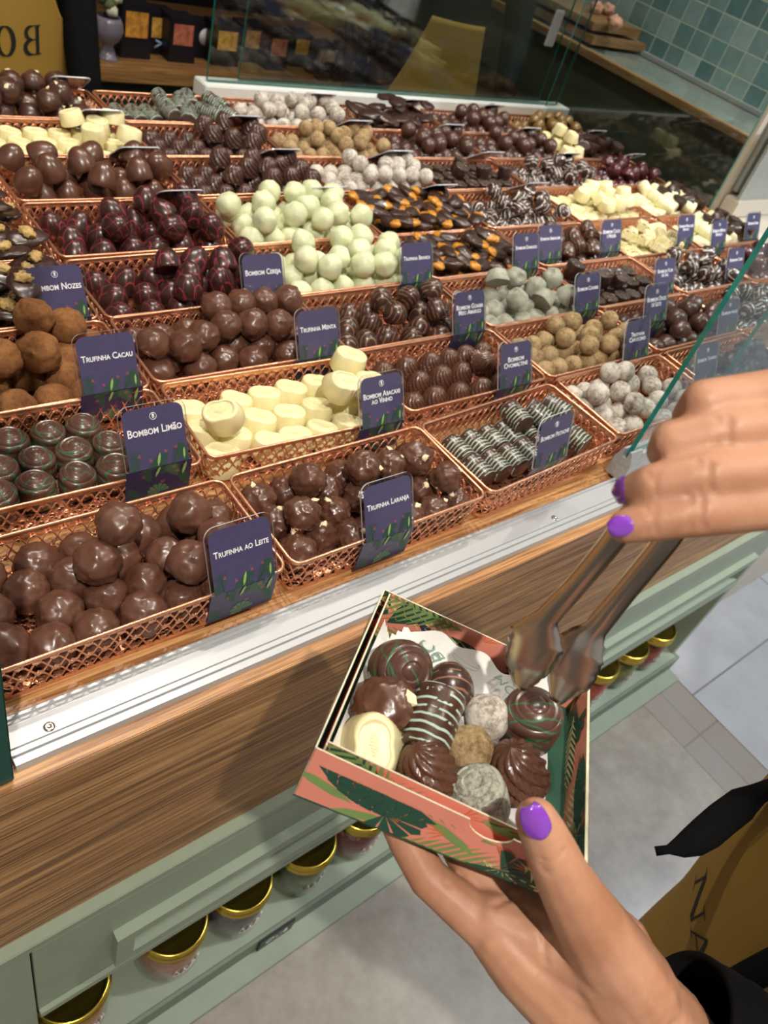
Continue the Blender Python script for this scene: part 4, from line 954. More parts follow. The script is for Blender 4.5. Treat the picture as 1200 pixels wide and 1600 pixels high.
# ------------------------------------------------------------------ serving tongs
tg = thing('serving_tongs', 'polished steel serving tongs with leaf-shaped heads above the gift box', 'tongs')
def tong_arm(pts, hw, tip, side):
    """half-round channel arm: pts = centre line, then a wide scalloped head"""
    bm = bmesh.new(); n = 9; P = [Vector(p) for p in pts]; rows = []
    for i, p in enumerate(P):
        a = P[max(0, i - 1)]; b = P[min(len(P) - 1, i + 1)]; t = (b - a).normalized(); s = t.cross(side).normalized(); u = s.cross(t).normalized()
        w_, dep = hw[i]; row = []
        for k in range(n):
            c = -1 + 2 * k / (n - 1); row.append((p + s * (w_ * c) + u * (dep * (1 - c * c)), u))
        rows.append(row)
    V0 = [[bm.verts.new(q) for q, u in r] for r in rows]; V1 = [[bm.verts.new(q - u * .0009) for q, u in r] for r in rows]
    for i in range(len(rows) - 1):
        for k in range(n - 1):
            bm.faces.new((V0[i][k], V0[i][k + 1], V0[i + 1][k + 1], V0[i + 1][k])); bm.faces.new((V1[i][k], V1[i + 1][k], V1[i + 1][k + 1], V1[i][k + 1]))
        for k in (0, n - 1): bm.faces.new((V0[i][k], V0[i + 1][k], V1[i + 1][k], V1[i][k]))
    for i in (0, len(rows) - 1):
        for k in range(n - 1): bm.faces.new((V0[i][k], V0[i][k + 1], V1[i][k + 1], V1[i][k]))
    bmesh.ops.recalc_face_normals(bm, faces=bm.faces); return bm
def arm(pxs, name):
    P = [at_d(*q[:3]) for q in pxs]; P2 = []; W2 = []
    for i in range(len(P) - 1):                                  # denser centre line
        for k in range(6):
            f = k / 6; P2.append(P[i].lerp(P[i + 1], f)); W2.append((pxs[i][3] * (1 - f) + pxs[i + 1][3] * f, pxs[i][4] * (1 - f) + pxs[i + 1][4] * f))
    P2.append(P[-1]); W2.append(pxs[-1][3:5])
    W2 = [(w_ * (1 + (.035 * sin(i * 2.6) if i > 26 else 0)), d_) for i, (w_, d_) in enumerate(W2)]
    for _ in range(3): P2 = [P2[0]] + [(P2[i - 1] + P2[i] * 2 + P2[i + 1]) / 4 for i in range(1, len(P2) - 1)] + [P2[-1]]
    bm = tong_arm(P2, W2, None, (CC - P2[0]).normalized()); return obj(name, bm, M['steel'], tg)
arm([(1075, 690, .275, .0045, .003), (1010, 770, .281, .0045, .003), (958, 845, .297, .0046, .003), (900, 915, .318, .0046, .003), (853, 965, .332, .0052, .0025), (838, 1000, .341, .0125, .003), (822, 1040, .35, .0105, .003), (814, 1076, .358, .0035, .001)], 'arm')
arm([(1150, 690, .275, .0045, .003), (1095, 770, .283, .0045, .003), (1042, 845, .299, .0048, .003), (980, 920, .318, .0048, .003), (928, 985, .335, .0052, .0025), (905, 1015, .342, .0115, .003), (888, 1055, .350, .0115, .003), (868, 1096, .358, .003, .001)], 'arm')
bm = bmesh.new(); tube(bm, [at_d(1075, 690, .275), at_d(1095, 650, .272), at_d(1135, 650, .272), at_d(1150, 690, .275)], .004, 10); obj('spring_bend', bm, M['steel'], tg)

# ------------------------------------------------------------------ people
def skin_mat():
    t = NT('skin'); f = t.noise(22, 4, .6); g = t.noise(700, 3, .6)
    t.set(Base_Color=t.ramp(f, [(.35, sc('#b27d5f')), (.6, sc('#c69376'))]), Roughness=.5, Subsurface_Weight=.18, Subsurface_Scale=.006)
    t.b.inputs['Subsurface Radius'].default_value = (1, .35, .2)
    w_ = t.node('ShaderNodeTexVoronoi', {'Vector': t.obj(), 'Scale': 900}); t.bump(t.math('ADD', g, t.math('MULTIPLY', w_.outputs[0], .6)), .12, .0006); return t.m
SK = skin_mat(); POLISH = plain('purple_nail_polish', '#8440b8', .12, coat=.9, nscale=30, var=.04)
HAIR = plain('dark_hair', '#1c1411', .5, nscale=200, bump=.5); CLOTH = plain('black_fabric', '#0b0b0d', .9, nscale=500, var=.3, bump=.4, Specular_IOR_Level=.15)
APR = plain('mustard_canvas', '#9a772d', .75, nscale=700, var=.10, bump=.35, bd=.0006); PRINT = plain('black_apron_print', '#15130f', .7)
def blob(chains, voxel, smooth=6, sub=2):
    """one continuous surface round chains of (point, radius)"""
    bm = bmesh.new()
    tmp = bmesh.new(); bmesh.ops.create_icosphere(tmp, subdivisions=sub, radius=1); base = [v.co.copy() for v in tmp.verts]; fc = [[v.index for v in f.verts] for f in tmp.faces]; tmp.free()
    for ch in chains:
        for (p, r), (q, s_) in zip(ch, ch[1:]):
            p, q = Vector(p), Vector(q); n = max(2, int((q - p).length / (min(r, s_) * .28)) + 1)
            for k in range(n + 1):
                f = k / n; c = p.lerp(q, f); rr = r * (1 - f) + s_ * f; vs = [bm.verts.new(c + b * rr) for b in base]
                for t in fc: bm.faces.new([vs[i] for i in t])
    me = bpy.data.meshes.new('tmp'); bm.to_mesh(me); bm.free(); o = bpy.data.objects.new('tmp', me); C.objects.link(o)
    m = o.modifiers.new('r', 'REMESH'); m.mode = 'VOXEL'; m.voxel_size = voxel; m.use_smooth_shade = True
    s = o.modifiers.new('s', 'SMOOTH'); s.factor = .6; s.iterations = smooth
    bpy.context.view_layer.update(); e = bpy.data.meshes.new_from_object(o.evaluated_get(bpy.context.evaluated_depsgraph_get())); bpy.data.objects.remove(o)
    return e
def join_meshes(name, meshes, mat, parent=None):
    bm = bmesh.new()
    for m in meshes: bm.from_mesh(m)
    o = obj(name, bm, mat, parent); return o
def D(q): return (at_d(q[0], q[1], q[2]), q[3])
# lower hand, palm up under the box
low = [
 [(905, 1520, .348, .0175), (790, 1470, .350, .0128), (735, 1428, .353, .0108), (670, 1372, .358, .0097), (636, 1315, .360, .0090), (610, 1262, .360, .0080), (590, 1222, .360, .0072)],
 [(930, 1500, .352, .0170), (815, 1428, .360, .0125), (735, 1352, .371, .0102), (700, 1290, .376, .0092), (675, 1230, .378, .0080)],
 [(950, 1490, .354, .0165), (850, 1408, .368, .0125), (785, 1325, .380, .0102), (755, 1262, .387, .0092), (735, 1205, .389, .0080)],
 [(965, 1480, .354, .0160), (885, 1395, .374, .0122), (840, 1310, .386, .0100), (820, 1245, .392, .0090), (806, 1190, .394, .0080)],
 [(990, 1545, .345, .0200), (945, 1480, .334, .0178), (903, 1412, .321, .0140), (880, 1372, .315, .0120), (866, 1340, .3115, .0112), (850, 1305, .3085, .0100), (838, 1280, .3065, .0088)],
 [(830, 1492, .350, .0140), (880, 1535, .350, .0175), (940, 1575, .352, .0205), (1000, 1590, .355, .0215)],
 [(800, 1465, .352, .0130), (855, 1455, .356, .0140), (900, 1435, .356, .0135)],
 [(768, 1436, .3515, .0122), (822, 1462, .349, .0135), (880, 1480, .345, .0150), (940, 1500, .341, .0175)], [(778, 1462, .350, .0135), (822, 1508, .349, .0165), (872, 1552, .350, .0185), (925, 1600, .353, .0200)], [(820, 1425, .3565, .0130), (868, 1450, .350, .0140), (915, 1478, .342, .0155)],
 [(905, 1440, .337, .0120), (940, 1500, .340, .0185), (985, 1560, .348, .0215)],
 [(985, 1560, .348, .0215), (1030, 1610, .358, .0235), (1110, 1740, .372, .0270)],
 [(950, 1570, .352, .0200), (1000, 1625, .360, .0230), (1110, 1740, .372, .0270)],
]
up = [
 [(1330, 640, .278, .0125), (1240, 612, .268, .0095), (1100, 628, .262, .0080), (1083, 650, .276, .0076), (1090, 690, .290, .0070)],
 [(1330, 680, .272, .0125), (1240, 668, .262, .0098), (1140, 672, .258, .0084), (1052, 690, .262, .0079), (1042, 705, .276, .0074), (1060, 730, .288, .0068)],
 [(1330, 725, .270, .0125), (1240, 728, .258, .0098), (1105, 742, .254, .0088), (1022, 758, .258, .0077), (996, 765, .2635, .0066)],
 [(1330, 775, .272, .0125), (1240, 782, .260, .0098), (1090, 800, .255, .0086), (1020, 813, .257, .0074), (978, 822, .259, .0062)],
 [(1390, 790, .300, .0150), (1260, 760, .310, .0115), (1160, 748, .308, .0100), (1080, 760, .300, .0088)],
 [(1330, 640, .278, .0125), (1330, 775, .274, .0125)], [(1340, 650, .282, .0150), (1440, 720, .298, .0190)], [(1340, 765, .280, .0150), (1440, 740, .298, .0190)], [(1340, 705, .282, .0160), (1440, 730, .298, .0200)],
]
L_ = [[D(q) for q in ch] for ch in low]; U_ = [[D(q) for q in ch] for ch in up]
wrL = L_[-1][-1][0]; elbR = Vector((.05, -.57, .06)); shR = Vector((.33, -.50, .42)); wrU = U_[-1][-1][0]; elbL = Vector((.20, -.50, .30)); shL = Vector((.36, -.74, .42))
hand_low = blob(L_, .00118, 7); hand_up = blob(U_, .00118, 7)
def groove(me, line, w_, dep):
    line = [Vector(p) for p in line]
    lo = [min(p[i] for p in line) - 3 * w_ for i in range(3)]; hi = [max(p[i] for p in line) + 3 * w_ for i in range(3)]
    nr = [v.normal.copy() for v in me.vertices]
    for v, n_ in zip(me.vertices, nr):
        c = v.co
        if all(lo[i] <= c[i] <= hi[i] for i in range(3)):
            m_ = 9
            for a_, b_ in zip(line, line[1:]):
                d = b_ - a_; t_ = max(0, min(1, (c - a_).dot(d) / d.length_squared)); m_ = min(m_, (c - a_ - d * t_).length)
            if m_ < 2.5 * w_: v.co = c - n_ * dep * math.exp(-(m_ / w_) ** 2)
def front(px, py, t_, r): p = at_d(px, py, t_); return p - (p - CC).normalized() * r
for (x, y, t_, r, h) in ((1088, 800, .255, .0086, 26), (1100, 742, .254, .0088, 24), (1018, 813, .257, .0075, 20), (1020, 758, .258, .0077, 20), (1130, 673, .258, .0084, 22)):
    for k, o_ in enumerate((-11, -4, 4, 11) if h > 21 else (-4, 4)):
        groove(hand_up, [front(x + o_ + (4 if abs(q) > .7 else 0) * (1 if o_ > 0 else -1), y + q * h, t_ + (q * q) * .0022, r) for q in (-1, -.5, 0, .5, 1)], .0009, .00055)
for (x0, y0, x1, y1, t_, r) in ((842, 1352, 886, 1336, .3125, .0113), (845, 1362, 888, 1346, .3125, .0113), (846, 1344, 882, 1329, .311, .011)): groove(hand_low, [front(x0 + (x1 - x0) * k / 5, y0 + (y1 - y0) * k / 5 + 5 * sin(pi * k / 5), t_, r) for k in range(6)], .0011, .0008)
for ln in ([(742, 1400, .344), (725, 1420, .340), (716, 1446, .339)], [(672, 1345, .350), (690, 1362, .348), (700, 1380, .348)], [(790, 1440, .343), (830, 1448, .342), (860, 1470, .336)], [(795, 1428, .346), (850, 1425, .347), (880, 1440, .335)], [(742, 1402, .342), (775, 1412, .345), (800, 1404, .352)], [(842, 1425, .340), (850, 1470, .336), (852, 1500, .334)]):
    groove(hand_low, [at_d(*q) for q in ln], .0016, .0011)
def body_chains(hd, nk, shA, shB, pel, kneeA, kneeB, footA, footB, fwd, arms):
    fwd = Vector(fwd).normalized(); up_ = Vector((0, 0, 1)); ch = []
    ch += [[(hd + up_ * .03, .088), (hd - up_ * .03 + fwd * .02, .075), (hd - up_ * .07 + fwd * .035, .055)], [(hd - up_ * .06, .05), (nk, .052)]]
    ch += [[(hd + fwd * .088 + up_ * .005, .011), (hd + fwd * .102 - up_ * .02, .013)]]
    sd = fwd.cross(up_)
    for s_ in (1, -1): ch += [[(hd + sd * .088 * s_ + up_ * .01, .014), (hd + sd * .086 * s_ - up_ * .02, .011)]]
    mid = (shA + shB) / 2
    ch += [[(nk, .055), (mid - up_ * .05, .09), (pel + up_ * .18, .095), (pel, .11)], [(shA, .055), (mid, .07), (shB, .055)], [(shA - up_ * .08 + (mid - shA) * .35, .08), (pel + up_ * .16 + (shA - mid) * .35, .078), (pel + (shA - mid) * .5, .09)], [(shB - up_ * .08 + (mid - shB) * .35, .08), (pel + up_ * .16 + (shB - mid) * .35, .078), (pel + (shB - mid) * .5, .09)]]
    for s_, k_, f_ in ((shA, kneeA, footA), (shB, kneeB, footB)):
        ch += [[(pel + (s_ - mid) * .5, .088), (k_, .055), (f_ + up_ * .06, .038), (f_ + up_ * .035, .035), (f_ + fwd * .16 + up_ * .03, .028)]]
    return ch + arms
hd = Vector((.34, -.62, .70)); nk = Vector((.35, -.62, .56)); pel = Vector((.39, -.62, .02))
arms = [[(shR, .052), (elbR, .040), (wrL, .0265)], [(shL, .052), (elbL, .040), (wrU, .022)]]
BCH = body_chains(hd, nk, shR, shL, pel, Vector((.36, -.54, -.42)), Vector((.36, -.70, -.42)), Vector((.38, -.53, -.895)), Vector((.38, -.71, -.895)), (-1, .1, 0), arms)
person = thing('person', 'person in mustard apron and black sleeves holding the gift box and steel tongs', 'person')
join_meshes('body', [hand_low, hand_up, blob(BCH, .008, 4, 1)], SK, person)
def garment(chains, grow, name, par, vox=.009): return join_meshes(name, [blob([[(p, r + grow) for p, r in c] for c in chains], vox, 4, 1)], CLOTH, par)
garment(BCH[5:9], .012, 'shirt', person); garment([BCH[9], BCH[10]], .012, 'trousers', person)
def hair(hd, fwd, par, name='hair'):
    bm = bmesh.new(); bmesh.ops.create_uvsphere(bm, u_segments=32, v_segments=20, radius=1)
    for v in bm.verts: v.co = v.co * (1 + .04 * noise.noise(v.co * 6))
    bmesh.ops.delete(bm, geom=[v for v in bm.verts if v.co.dot(Vector(fwd)) > .45 and v.co.z < .45 or v.co.z < -.75], context='VERTS')
    for v in bm.verts: v.co = Vector((v.co.x * .098, v.co.y * .098, v.co.z * .11))
    o = obj(name, bm, HAIR, par); o.location = hd + Vector((0, 0, .03)); return o
hair(hd, (-1, .1, 0), person)
def sleeve(name, a, b, r0, r1, par, fold=.004, cuff=True):
    a, b = Vector(a), Vector(b); ax = (b - a).normalized(); s = ax.cross(Vector((0, 0, 1))).normalized(); u = s.cross(ax); bm = bmesh.new(); n = 40; rows = []
    prof = [(.03, r0 - .0045), (.012, r0 - .0035), (.0, r0 - .003), (-.001, r0 - .001), (0, r0), (.010, r0 + .0005)] + [((b - a).length * f, r0 + (r1 - r0) * f) for f in [.06 + .94 * i / 20 for i in range(21)]]
    for x, r in prof: rows.append([bm.verts.new(a + ax * x + (s * cos(t) + u * sin(t)) * (r + (fold * noise.noise(Vector((cos(t) * 1.5, sin(t) * 1.5, x * 40))) if x > .015 else 0))) for t in [2 * pi * k / n for k in range(n)]])
    for A, B in zip(rows, rows[1:]):
        for k in range(n): bm.faces.new((A[k], A[(k + 1) % n], B[(k + 1) % n], B[k]))
    return obj(name, bm, CLOTH, par)
cuffc = at_d(1062, 1592, .362); sleeve('sleeve', cuffc, elbR + Vector((.0, 0, 0)), .0315, .050, person); sleeve('sleeve', shR, elbR, .062, .050, person)
sleeve('sleeve', wrU + (elbL - wrU) * .25, elbL, .036, .050, person); sleeve('sleeve', shL, elbL, .062, .050, person)
def nail(c, axis, out, w_, l_, par, mat, th=.0017):
    """curved polished nail plate: c = centre on the finger's surface"""
    axis = Vector(axis).normalized(); out = Vector(out); out = (out - axis * out.dot(axis)).normalized(); s = axis.cross(out); bm = bmesh.new(); n, m_ = 14, 14; G = []
    for j in range(m_ + 1):
        v = -1 + 2 * j / m_; row = []
        for i in range(n + 1):
            u = -1 + 2 * i / n; k = (1 - abs(v) ** 3.2 * .42) * (1 if v < 0 else 1 - .12 * v * v); x = u * w_ * k
            row.append(c + s * x + axis * (v * l_) + out * (th - (abs(u) ** 2) * w_ * .36 - max(0, v) ** 2 * l_ * .16 - max(0, -v) ** 4 * l_ * .06))
        G.append([bm.verts.new(p) for p in row])
    G2 = [[bm.verts.new(v.co - out * .0012) for v in r] for r in G]
    for j in range(m_):
        for i in range(n): bm.faces.new((G[j][i], G[j][i + 1], G[j + 1][i + 1], G[j + 1][i])); bm.faces.new((G2[j][i], G2[j + 1][i], G2[j + 1][i + 1], G2[j][i + 1]))
    for i in range(n):
        for r, q in ((G[0], G2[0]), (G[-1], G2[-1])): bm.faces.new((r[i], r[i + 1], q[i + 1], q[i]))
    for j in range(m_):
        for k in (0, -1): bm.faces.new((G[j][k], G[j + 1][k], G2[j + 1][k], G2[j][k]))
    bmesh.ops.recalc_face_normals(bm, faces=bm.faces); return obj('painted_fingernail', bm, mat, par)
def cam_out(p): return (CC - p).normalized()
tipA, tipB = at_d(866, 1340, .3115), at_d(838, 1280, .3065); ax = tipB - tipA; c = at_d(837, 1285, .3065); c = c + cam_out(c) * .0092
nail(c, ax.normalized() - cam_out(c) * .16, cam_out(c) + Vector((-.05, 0, 0)), .0055, .0070, person, POLISH, th=.0017)
c = at_d(972, 822, .259); ax = at_d(978, 822, .259) - at_d(1020, 813, .257); nail(at_d(969, 822, .2585) + cam_out(c) * .0056, ax, cam_out(c) + Vector((-.12, .06, .1)), .0034, .0040, person, POLISH)
c = at_d(985, 764, .2635); ax = at_d(996, 765, .2635) - at_d(1022, 758, .258); nail(c + (at_d(940, 770, .268) - c).normalized() * .0032, ax + cam_out(c) * -.004, cam_out(c) * .35 + (at_d(900, 765, .27) - c).normalized(), .0048, .0044, person, POLISH)
# apron: bib and skirt wrapped round the front of the torso, a cord and a waist band
def interp(pr, z):
    for (a, b), (c, d) in zip(pr, pr[1:]):
        if z <= c: return b + (d - b) * max(0, (z - a)) / (c - a)
    return pr[-1][1]
def apron(par, cen, fwd, rx, ry, z0, z1, name='apron', half=1.45, flare=.10, prof=None):
    fwd = Vector(fwd).normalized(); sd = Vector((0, 0, 1)).cross(fwd); bm = bmesh.new(); n, m_ = 48, 50; G = []
    for j in range(m_ + 1):
        z = z0 + (z1 - z0) * j / m_; zz = (z - z0) / (z1 - z0); row = []; hf = half if zz < .62 else half * (1 - .62 * ((zz - .62) / .38) ** .5)
        for i in range(n + 1):
            a = -hf + 2 * hf * i / n; k = (1 + flare * (1 - zz)) if prof is None else interp(prof, z)
            k += .012 * sin(a * 7 + z * 4) * (1 - zz) + .012 * noise.noise(Vector((a * 2, z * 7, 1)))
            row.append(cen + fwd * (rx * cos(a) * k) + sd * (ry * sin(a) * k) + Vector((0, 0, z)))
        G.append([bm.verts.new(p) for p in row])
    for j in range(m_):
        for i in range(n): bm.faces.new((G[j][i], G[j][i + 1], G[j + 1][i + 1], G[j + 1][i]))
    bmesh.ops.recalc_face_normals(bm, faces=bm.faces); fs = list(bm.faces)
    bmesh.ops.solidify(bm, geom=fs, thickness=.0015); return obj(name, bm, APR, par)
ap = apron(person, Vector((.385, -.60, 0)), (-1, .12, 0), .175, .20, -.62, .36, prof=[(-.62, .92), (-.33, 1.0), (-.15, 1.13), (-.03, 1.20), (.1, 1.22), (.36, 1.1)])
def apron_text(s, px, py, x, size, par, fwd_rot, font_bold=.0, mirror=False):
    pass
# big outlined serif-like letters printed on the apron
def serif_letter(ch):
    """strokes (centre points, half widths) of a slab-serif capital in a 1 x 1 box"""
    def arc(cx, cy, rx, ry, a0, a1, w0, w1, n=16): return [((cx + rx * cos(a0 + (a1 - a0) * i / n), cy + ry * sin(a0 + (a1 - a0) * i / n)), w0 + (w1 - w0) * sin(pi * i / n)) for i in range(n + 1)]
    if ch == 'B': return [[((.18, 0), .09), ((.18, 1), .09)], [((0, .02), .02), ((.45, .02), .02)], [((0, .98), .02), ((.45, .98), .02)], [((.25, .52), .02), ((.45, .52), .02)], arc(.42, .755, .32, .225, pi / 2, -pi / 2, .02, .09), arc(.42, .27, .38, .25, pi / 2, -pi / 2, .02, .10)]
    if ch == 'O': return [arc(.45, .5, .36, .48, pi / 2, -pi / 2, .02, .11), arc(.45, .5, .36, .48, pi / 2, 1.5 * pi, .02, .11)]
    if ch == 'A': return [[((.08, 0), .02), ((.45, 1), .03)], [((.43, 1), .05), ((.82, 0), .10)], [((.22, .32), .02), ((.66, .32), .02)], [((0, .02), .02), ((.24, .02), .02)], [((.62, .02), .02), ((1, .02), .02)]]
    if ch == 'N': return [[((.14, 0), .025), ((.14, 1), .025)], [((.12, 1), .09), ((.80, 0), .09)], [((.82, 0), .025), ((.82, 1), .025)], [((0, .02), .02), ((.3, .02), .02)], [((.68, .98), .02), ((.98, .98), .02)], [((0, .98), .02), ((.16, .98), .02)]]
    return []
def letters(word, size, par, to3, name='lettering', gap=1.12):
    bm = bmesh.new()
    for i, ch in enumerate(word):
        for st in serif_letter(ch):
            if len(st) == 2:
                (p, wa), (q, wb) = st; st = [((p[0] + (q[0] - p[0]) * k / 8, p[1] + (q[1] - p[1]) * k / 8), wa + (wb - wa) * k / 8) for k in range(9)]
            L = []
            for k, (p, w_) in enumerate(st):
                a_ = st[max(0, k - 1)][0]; b_ = st[min(len(st) - 1, k + 1)][0]; d = Vector((b_[0] - a_[0], b_[1] - a_[1])).normalized(); n_ = Vector((-d.y, d.x)) * w_
                L.append([bm.verts.new(to3((p[0] + s_ * n_.x + i * gap) * size * .85, (p[1] + s_ * n_.y) * size)) for s_ in (-1, 1)])
            for A, B in zip(L, L[1:]): bm.faces.new((A[0], A[1], B[1], B[0]))
    return obj(name, bm, PRINT, par, smooth=False)
def on_apron(o_, p, d, off):
    """first point of the apron surface from p along d"""
    ok, hit, nrm, _ = o_.ray_cast(Vector(p), Vector(d).normalized()); return (hit - Vector(d).normalized() * off) if ok else Vector(p)
bpy.context.view_layer.update()
_d = at_d(1098, 1360, 1) - CC; TA = on_apron(ap, CC, _d, .0)
letters('NA', .036, ap, lambda u, v: on_apron(ap, (-.25, TA.y - u, TA.z + v - .02), (1, 0, 0), .0012), gap=.95)
def draped(pxs, off):
    """points lying on the apron; where the cord hangs past the apron's edge it keeps the edge's distance"""
    T_ = []
    for px, py in pxs:
        d = (at_d(px, py, 1) - CC).normalized(); ok, hit, _, _ = ap.ray_cast(CC, d); T_.append((hit - CC).length if ok else None)
    good = [t for t in T_ if t]; out = []
    for i, (px, py) in enumerate(pxs):
        t = T_[i] or min(((abs(i - j), T_[j]) for j in range(len(T_)) if T_[j]), default=(0, .8))[1]
        t = min(t, min(good) + .05); out.append(CC + (at_d(px, py, 1) - CC).normalized() * (t - off))
    for _ in range(2): out = [out[0]] + [(out[i - 1] + out[i] * 2 + out[i + 1]) / 4 for i in range(1, len(out) - 1)] + [out[-1]]
    return out
bm = bmesh.new(); cp = draped([(1024, 1330), (1050, 1327), (1056, 1326), (1082, 1321), (1108, 1302), (1124, 1280), (1152, 1256), (1200, 1232), (1250, 1210)], .010)
k_ = (cp[4] - CC).length / .62; tube(bm, cp, [k_ * r for r in (.0034, .0032, .0072, .0100, .0112, .0112, .0110, .0110, .0110)], 14, ry=[.003, .003, .005, .006, .006, .006, .006, .006, .006]); obj('tie_cord', bm, CLOTH, ap)
bm = bmesh.new(); cp = draped([(1110, 1560), (1150, 1537), (1175, 1523), (1200, 1510), (1260, 1480)], .008); tube(bm, cp, .012, 12, ry=.006); obj('waist_cord', bm, CLOTH, ap)

# ------------------------------------------------------------------ candy jars in the niche
jars = [(-.205, '#9c3f26', 'red-brown sweets, at the lower left corner'), (-.062, '#8a4c33', 'brown sweets under the pull frame'), (.046, '#352831', 'dark purple sweets'), (.165, '#5a6a30', 'green sweets beside the plaque'), (.280, '#5c2420', 'dark red sweets under the gift box'), (.39, '#8a5a2a', 'amber sweets'), (.505, '#4d5a2e', 'olive sweets'),
        (.70, '#6a6d22', 'yellow-green sweets right of the gift box'), (.81, '#b0551f', 'orange sweets'), (.92, '#8f2c20', 'red sweets'), (1.03, '#6a6d2a', 'moss green sweets'), (1.14, '#8c3a22', 'brick red sweets at the counter end')]
def jar_parts():
    R_ = .049; H = .122; bm = bmesh.new(); lathe(bm, [(0, 0), (R_ * .95, 0), (R_, .005), (R_, H * .80), (R_ * .97, H * .86), (R_ * .93, H * .88), (R_ * .93, H * .9)], 40); a = bm
    bm = bmesh.new(); lathe(bm, [(0, .003), (R_ * .92, .003), (R_ * .955, .007), (R_ * .955, H * .62), (R_ * .7, H * .64), (0, H * .66)], 32); b = bm
    bm = bmesh.new(); lathe(bm, [(R_ * .95, H * .80), (R_ * 1.02, H * .805), (R_ * 1.045, H * .82), (R_ * 1.02, H * .84), (R_ * 1.045, H * .86), (R_ * 1.045, H * .885), (R_ * 1.0, H * .90), (R_ * 1.01, H * .915), (R_ * .99, H * .97), (R_ * .94, H * .985), (R_ * .88, H * .96), (R_ * .84, H * .955), (0, H * .955)], 48); return a, b, bm
ja, jb, jl = jar_parts(); jproto = None
for i, (x, c, lab) in enumerate(jars):
    if jproto is None:
        j = jproto = thing('candy_jar', '', 'jar'); obj('glass_body', ja, M['jar_glass'], j); ct = obj('contents', jb, M['black'], j); obj('lid', jl, M['gold'], j)
        bm = bmesh.new(); r = .0494                              # white handwriting on the glass
        for (a0, w_, h0) in ((-1.9, .20, .040), (-1.62, .16, .036), (-1.38, .22, .042), (-1.1, .18, .038)):
            tube(bm, [(r * cos(a0 + w_ * t), r * sin(a0 + w_ * t), h0 + .007 * sin(t * 7 + a0)) for t in [k / 12 for k in range(13)]], .0011, 4)
        tube(bm, [(r * cos(a), r * sin(a), .030 + .002 * sin(a * 5)) for a in [-1.9 + k * .06 for k in range(16)]], .0005, 4); obj('handwriting', bm, plain('white_marker', '#cfc6bd', .6), j)
    else: j = copy_tree(jproto)
    j.location = (x, -.031, -.8199); j['label'] = 'gold-lidded glass jar of ' + lab; j['group'] = 'candy jars in the counter niche'
    for k in j.children:
        if k.name.startswith('contents'):
            k.data = k.data.copy(); mm = plain('sweets_' + c[1:], c, .35, coat=.2, nscale=90, var=.35, bump=.6, bd=.004); k.data.materials.clear(); k.data.materials.append(mm)

# ------------------------------------------------------------------ behind the counter
bc = thing('back_counter', 'wooden back counter carrying black product boxes behind the display', 'counter', (.7, 2.1, -.9))
local(bx('worktop', (-.6, 1.76, -.235), (1.66, 2.40, -.20), wood_mat('back_worktop', '#6d4c2c', '#8a6238', '#a07646'), bc, bev=.003), bc)
local(bx('cabinet_body', (-.58, 1.80, -.9), (1.64, 2.40, -.2351), plain('back_cabinet_green', '#30382f', .5, nscale=5, var=.1), bc), bc)
BK = plain('black_gift_carton', '#15131a', .45, nscale=30, var=.2); GW = [plain('carton_picture_' + n_, c, .35, nscale=60, var=.5) for n_, c in (('amber', '#c98a3c'), ('gold', '#d9a04c'), ('rose', '#b86a52'))]
WHT = plain('white_sticker', '#d9d4d6', .5, nscale=90, var=.2); BLU = plain('blue_ribbon', '#8ba9c4', .5)
cart = [(212, 84, .085, .13, 0, 'behind the glass vase'), (250, 92, .085, .105, 1, 'with blue ribbon and amber picture'), (284, 90, .080, .11, 2, 'right of the blue ribboned one'), (318, 98, .075, .09, 3, 'with round white sticker'), (352, 98, .085, .105, 1, 'left edge of the rear glass'),
        (392, 100, .080, .10, 0, 'third left behind the rear glass'), (432, 102, .075, .10, 2, 'rose picture behind the rear glass'), (468, 104, .07, .09, 1, 'right of the rose picture one'), (508, 108, .08, .08, 0, 'low, behind the rear glass centre'), (548, 112, .08, .07, 2, 'low, left of the standing assistant')]
for i, (px, py, w_, h_, k, lab) in enumerate(cart):
    p = at_y(px, py, 1.84 + .05 * (i % 2)); t = thing('product_carton', 'black product carton %s' % lab, 'carton', (p.x, p.y, -.1999), group='black product cartons on the back counter')
    obj('carton_body', (lambda b: (box(b, (-w_ / 2, 0, 0), (w_ / 2, .07, h_), 0, .002), b)[1])(bmesh.new()), BK, t, smooth=False)
    if k < 3:
        obj('picture_window', (lambda b: (box(b, (-w_ * .36, -.0012, h_ * .40), (w_ * .36, -.0002, h_ * .86)), b)[1])(bmesh.new()), GW[k], t, smooth=False)
        if i == 1: obj('ribbon', (lambda b: (tube(b, [(-.02, -.003, .018), (.0, -.004, .03), (.02, -.003, .018)], .003, 8), tube(b, [(-.018, -.003, .036), (.0, -.004, .03), (.018, -.003, .036)], .003, 8), b)[2])(bmesh.new()), BLU, t)
    else:
        bm = bmesh.new(); lathe(bm, [(0, 0), (.022, 0), (.022, .0012), (0, .0014)], 28); o = obj('round_sticker', bm, WHT, t); o.rotation_euler = (pi / 2, 0, 0); o.location = (0, -.0002, h_ * .62)
p = at_y(168, 100, 1.83); vs_ = thing('glass_vase', 'grey glass footed vase with white and green flowers on the back counter', 'vase', (p.x, p.y, -.1999))
bm = bmesh.new(); lathe(bm, [(0, 0), (.040, 0), (.042, .004), (.030, .012), (.026, .03), (.020, .045), (.024, .052), (.048, .075), (.055, .10), (.050, .13), (.042, .145), (.040, .144), (.047, .128), (.050, .1), (.040, .078), (0, .06)], 32)
obj('bowl', bm, plain('smoky_glass', '#8a8292', .12, coat=.5, nscale=20, Transmission_Weight=.3), vs_)
rr = random.Random(5)
vs_.scale = (.68,) * 3
